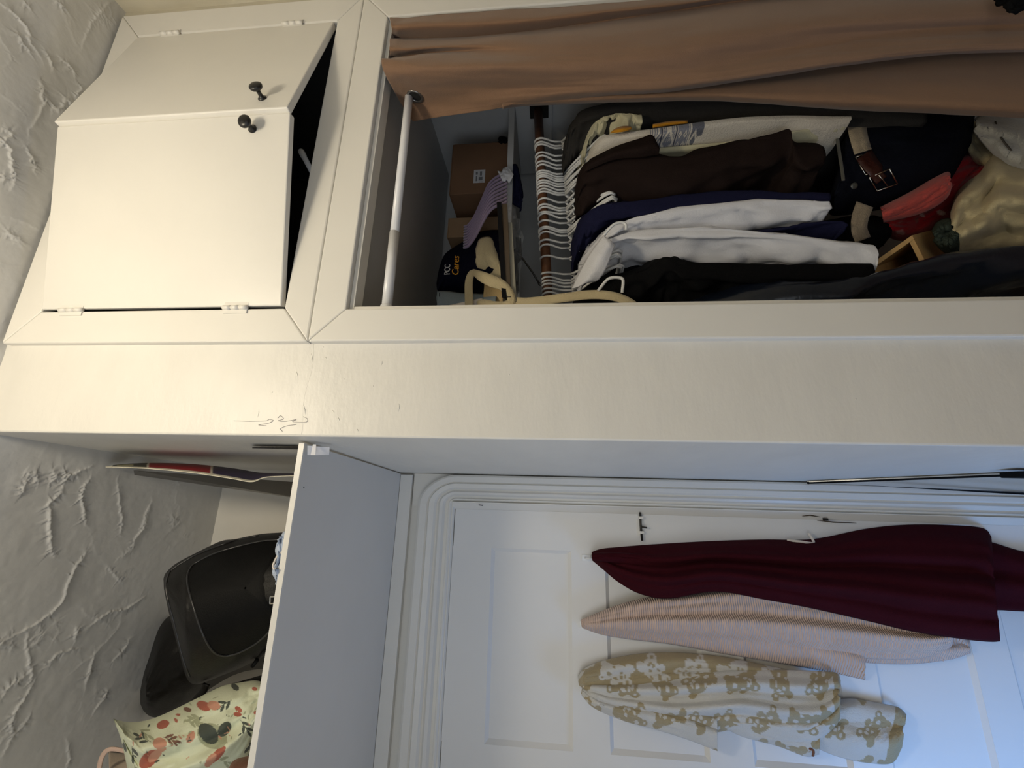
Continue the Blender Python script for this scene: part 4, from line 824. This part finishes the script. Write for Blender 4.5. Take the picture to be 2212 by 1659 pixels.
# ------------------------------------------------------------------ things on the closet shelf
CARD = material('brown cardboard', lin(124, 92, 66), .8, .1, 60, .1, 10); CARD2 = material('tan cardboard', lin(150, 122, 92), .8, .1, 60, .1, 10)
def carton(label, pr, pl, ptop, y0, y1, mat, name='cardboard_box'):
    a, b, c = P(1000, pr, y0), P(1000, pl, y0), P(ptop, (pr+pl)/2, y0)
    x0, x1 = b.x, min(a.x, XR-.024); z0, z1 = zs1+.001, c.z
    t = thing(name, ((x0+x1)/2, (y0+y1)/2, z0), label, 'box', 'boxes on the closet shelf')
    box('carton', x0, x1, y0, y1, z0, z1, mat, t, .0015)
    w = .003; box('flap', x0+.0005, x1-.0005, y0+.0005, (y0+y1)/2-w/2, z1+.0003, z1+.0035, mat, t, .0008); box('flap', x0+.0005, x1-.0005, (y0+y1)/2+w/2, y1-.0005, z1+.0003, z1+.0035, mat, t, .0008)
    return t
cb = carton('large brown cardboard box with a white label at the right of the closet shelf', 311, 419, 976, .41, .64, CARD)
lb0, lb1 = P(1024, 367, .4085), P(1047, 394, .4085)
st = box('label_sticker', lb1.x, lb0.x, .4088, .4097, lb1.z, lb0.z, material('white label', (.55, .55, .56), .5), cb, 0)
INK = material('grey label print', (.16, .16, .17), .6)
for k, (a, b, c, d) in enumerate(((1028,371,1032,377),(1034,382,1042,389),(1037,370,1041,379),(1034,392,1043,393.2),(1028,380,1030,391))):
    q0, q1 = P(a, b, .408), P(c, d, .408); mesh('print_mark', [(q0.x,.4086,q0.z),(q1.x,.4086,q0.z),(q1.x,.4086,q1.z),(q0.x,.4086,q1.z)], [(0,1,2,3)], INK, st)
carton('smaller tan cardboard box beside the large brown box', 470, 512, 969, .44, .62, CARD2)
bb = thing('black_pouch', P(1085, 305, .40), 'small black pouch squeezed between the brown box and the closet end', 'pouch')
drape('body', [(1077,300,1078,312),(1081,296,1082,315),(1090,297,1091,315),(1096,300,1096,313)], BLK, .43, .02, [], bb, 14, 12, .003, .003, 3, zmin=zs1+.004)
# clear tumblers
GLS = material('clear plastic', (.9, .92, .94), .08, trans=1.0); GLS.node_tree.nodes['Principled BSDF'].inputs['IOR'].default_value = 1.3
for k, (py, yy, hh) in enumerate(((503,.47,.085),(528,.45,.085),(549,.43,.08))):
    c = P(1010, py, yy); c.z = zs1+.0015
    t = thing('plastic_tumbler', c, '%s of the three clear tumblers standing behind the navy cap' % ('rightmost', 'middle one', 'leftmost')[k], 'tumbler', 'clear tumblers on the closet shelf')
    lathe('cup', c, (0,0,1), [(0,.024),(.002,.025),(hh*.5,.027),(hh,.029),(hh+.001,.0275),(hh*.5,.0255),(.004,.0225)], GLS, t, 24)
    V, Fc = tubev([c+Vector((.029*math.cos(a), .029*math.sin(a), hh)) for a in np.linspace(0, 2*math.pi, 25)], .0011, 6, False); mesh('rim', V, Fc, SIL, t, True)
# lilac velvet hangers stacked on edge
LIL = material('lilac velvet', lin(160, 140, 166), .95, .3, 300, .15, 20, sheen=.5)
for k in range(9):
    s = k*8.0; yy = .375-.0085*k
    pts = [(1004-.2*k,489+s*.72,yy+.02),(1012,486+s*.70,yy+.01),(1026,466+s*.72,yy),(1042,430+s*.80,yy-.004),(1054,402+s*.92,yy-.006),(1066,388+s*.95,yy-.008),(1082,378+s*1.0,yy-.006),(1095,372+s*1.0,yy)]
    t = thing('velvet_hanger', P(*pts[3]), 'lilac velvet hanger, %s from the right in the stack on the closet shelf' % ORD[k], 'hanger', 'lilac velvet hangers on the closet shelf')
    tube('shoulder_frame', [P(*q) for q in cr(pts, 30)], [.0058]*30, LIL, t, 8, .8)
# navy cap with lettering
CAP = fabric('navy cap twill', (16, 18, 34), .5, 240)
cp = thing('cap', P(1000, 590, .3), 'navy cap with white and orange lettering on the closet shelf', 'cap')
crown = drape('crown', [(944,612,946,640),(950,580,950,642),(962,550,966,641),(985,533,990,640),(1010,518,1012,640),(1035,503,1034,640),(1060,498,1060,636),(1090,498,1090,634)], CAP, .42, .13, [], cp, 50, 50, .002, .002, 51, zmin=zs1+.003)
BRIMM = CAP
def letters(txt, px, py, size, col, name):
    cu_ = bpy.data.curves.new('lettering', 'FONT'); cu_.body = txt; cu_.size = size; cu_.extrude = .0006; cu_.align_x = 'LEFT'; cu_.resolution_u = 3
    tmp = bpy.data.objects.new('tmp', cu_); COL.objects.link(tmp); bpy.context.view_layer.update()
    me = bpy.data.meshes.new_from_object(tmp.evaluated_get(bpy.context.evaluated_depsgraph_get())); bpy.data.objects.remove(tmp)
    a = on([crown], px, py, .001); b = on([crown], px+1, py-26, .001); c = on([crown], px-9, py, .001)
    X = (b-a).normalized(); Zn = X.cross((c-a).normalized()).normalized(); Y = Zn.cross(X)
    V = []
    for v in me.vertices: V.append(tuple(a + X*v.co.x + Y*v.co.y + Zn*(v.co.z+.002)))
    # lay the letters onto the curved crown
    W = []
    for q in V:
        q = Vector(q); d = (q-EYE).normalized(); h = CACHE[crown.name]['bvh'].ray_cast(EYE, d)
        W.append(tuple(h[0]-d*.009) if h[0] is not None else tuple(q))
    mesh(name, W, [tuple(p.vertices) for p in me.polygons], material(name+' thread', col, .7), cp)
letters('PCC', 972, 594, .026, lin(215, 215, 215), 'lettering')
letters('Cares', 990, 596, .030, lin(226, 160, 40), 'lettering')
tube('brim_seam', path_on([crown], [(1030,520),(1024,560),(1012,600),(1004,632)], 24, .001), .0012, BLK, cp, 5)
pw_ = thing('makeup_pouch', P(970, 645, .22), 'pale grey-blue zip pouch at the left end of the closet shelf', 'pouch')
drape('body', [(944,630,944,690),(947,628,948,700),(970,629,972,700),(992,632,994,700),(1030,634,1030,700),(1080,634,1080,700)], fabric('grey blue canvas', (142, 156, 164), .3), .30, .05, [(.003, 1.5, .2, .3)], pw_, 24, 24, .002, .002, 52, zmin=zs1+.003)
tube('zip_seam', [P(949,a,.262) for a in (632,645,660,672)], .0009, BLK, pw_, 5)
rp = thing('paper_roll', P(985, 660, .2), 'white paper roll tip beside the canvas tote', 'roll')
lathe('roll', P(969, 668, .25), P(1100, 640, .27)-P(969, 668, .25), [(0,.008),(.004,.0115),(.10,.0115),(.104,.009)], WHT, rp, 16)
# canvas tote with looped straps
CANV = fabric('natural canvas', (206, 190, 152), .5, 300)
ct2 = thing('canvas_tote', P(1050, 580, .3), 'natural canvas tote slumped over the closet shelf with its strap hanging down', 'bag')
drape('body', [(1029,536,1029,580),(1036,518,1034,606),(1048,513,1052,616),(1060,515,1066,622),(1070,532,1080,634),(1078,560,1094,646),(1092,606,1104,652)], CANV, .335, .05, [(.007, 1.2, .2, .4)], ct2, 40, 30, .003, .001, 55)
ribbon('strap', [(1014,672,.235),(1013,640,.235),(1013,610,.24),(1018,592,.245),(1026,588,.25)], [18,18,17,14,10], CANV, ct2, 24, .003)
ribbon('strap', [(1020,586,.25),(1040,597,.235),(1062,607,.225),(1084,616,.22),(1101,634,.22),(1104,652,.225),(1090,662,.235),(1068,664,.24),(1045,660,.245),(1034,664,.25)], [10,22,26,22,18,18,22,26,26,26], CANV, ct2, 60, .003)
ribbon('strap', [(1100,645,.23),(1125,652,.225),(1160,651,.22),(1220,643,.205),(1270,637,.195),(1310,638,.19),(1345,646,.19),(1372,661,.195),(1385,676,.20)], [14,18,19,19,19,19,18,16,14], CANV, ct2, 70, .003)
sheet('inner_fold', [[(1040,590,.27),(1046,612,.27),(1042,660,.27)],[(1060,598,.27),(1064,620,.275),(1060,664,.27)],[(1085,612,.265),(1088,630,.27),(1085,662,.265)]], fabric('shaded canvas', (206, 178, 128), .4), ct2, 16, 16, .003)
# frames, papers and plastic leaning at the shelf front
def board(label, q, mat, name='picture_frame', th=.004, y=(.25, .215), edge=None):
    t = thing(name, P(q[1][0], q[1][1], y[1]), label, 'frame' if name == 'picture_frame' else 'card', 'thin boards leaning on the closet shelf')
    a, b, c, d = P(*q[0], y[0]), P(*q[1], y[1]), P(*q[2], y[1]), P(*q[3], y[0]); o = Vector((0, th, 0))
    hexa('board', [a, b, c, d, a+o, b+o, c+o, d+o], mat, t, .0006); return t
board('black framed picture edge, uppermost of the thin boards on the closet shelf', [(1073,436),(1084,642),(1094,642),(1083,436)], MATTE)
board('brown framed picture edge, second of the thin boards on the closet shelf', [(1084,440),(1094,642),(1104,642),(1096,440)], material('dark brown frame', lin(82, 70, 56), .5), y=(.254, .219), th=.003)
board('pale mounted print, lowest of the thin boards on the closet shelf', [(1097,480),(1105,650),(1116,650),(1106,480)], material('pale board', lin(150, 146, 132), .6), 'mounted_print', y=(.258, .223))
wp = thing('paper_sheet', P(1092, 385, .36), 'creased white paper sheet curling over the closet shelf edge', 'paper')
sheet('paper', [[(1076,372,.352),(1090,362,.35),(1096,358,.35)],[(1080,380,.345),(1093,376,.342),(1109,377,.345)],[(1086,392,.348),(1096,390,.345),(1100,396,.348)]], material('white paper', (.62, .62, .64), .6), wp, 20, 16, .0008, .002, 4, 3)
PLA = material('crinkled clear film', (.85, .88, .92), .12, .9, 50, alpha=.07, spec=.8)
pf = thing('plastic_sleeve', P(1110, 540, .3), 'crinkled clear plastic sleeve hanging over the closet shelf front', 'sleeve')
sheet('film', [[(1092,452,.31),(1104,448,.30),(1112,456,.31)],[(1094,490,.30),(1112,486,.285),(1126,492,.295)],[(1098,530,.295),(1112,520,.27),(1129,524,.28)],[(1102,580,.29),(1116,574,.27),(1126,580,.28)],[(1106,640,.29),(1114,640,.28),(1120,646,.285)]], PLA, pf, 50, 30, 0, .006, 10, 8)
for nm, q in (('black_edge', [(1114,512),(1126,514),(1128,560),(1116,572)]), ('black_edge', [(1106,540),(1116,536),(1122,630),(1112,645)]), ('black_edge', [(1098,560),(1104,560),(1112,650),(1106,650)])):
    hexa(nm, [P(a, b, .30) for a, b in q]+[P(a, b, .303) for a, b in q], MATTE, pf, 0)
ns = thing('navy_sock', P(1120, 440, .35), 'dark navy cloth hanging over the edge of the closet shelf by the paper', 'cloth')
drape('cloth', [(1108,356,1108,440),(1116,358,1116,446),(1122,382,1124,450),(1128,412,1124,456),(1129,424,1124,458)], fabric('dark navy knit', (18, 20, 44)), .372, .012, [], ns, 24, 24, .003, .003, 61)
sk = thing('black_stick', P(1140, 580, .3), 'thin black stick poking down from under the closet shelf to the rod', 'stick')
tube('shaft', [P(1118,545,.30), P(1130,560,.30), P(1150,588,.305), P(1166,614,.31)], .0032, BLACKM, sk, 8)
tube('tip', [P(1164,611,.31), P(1167,616,.311)], .0042, BLACKM, sk, 8)
# ------------------------------------------------------------------ inside the cupboard
rt = thing('tension_rod', P(660, 350, .12), 'white tension rod standing in the dark gap of the cupboard', 'rod')
a_, b_ = P(650, 326, .035), P(700, 420, .035); dd = (b_-a_).normalized()
lathe('tube', a_, dd, [(0,.0075),(.002,.0085),(.022,.0085),(.0225,.0072),(.09,.0072)], RODM, rt, 16)
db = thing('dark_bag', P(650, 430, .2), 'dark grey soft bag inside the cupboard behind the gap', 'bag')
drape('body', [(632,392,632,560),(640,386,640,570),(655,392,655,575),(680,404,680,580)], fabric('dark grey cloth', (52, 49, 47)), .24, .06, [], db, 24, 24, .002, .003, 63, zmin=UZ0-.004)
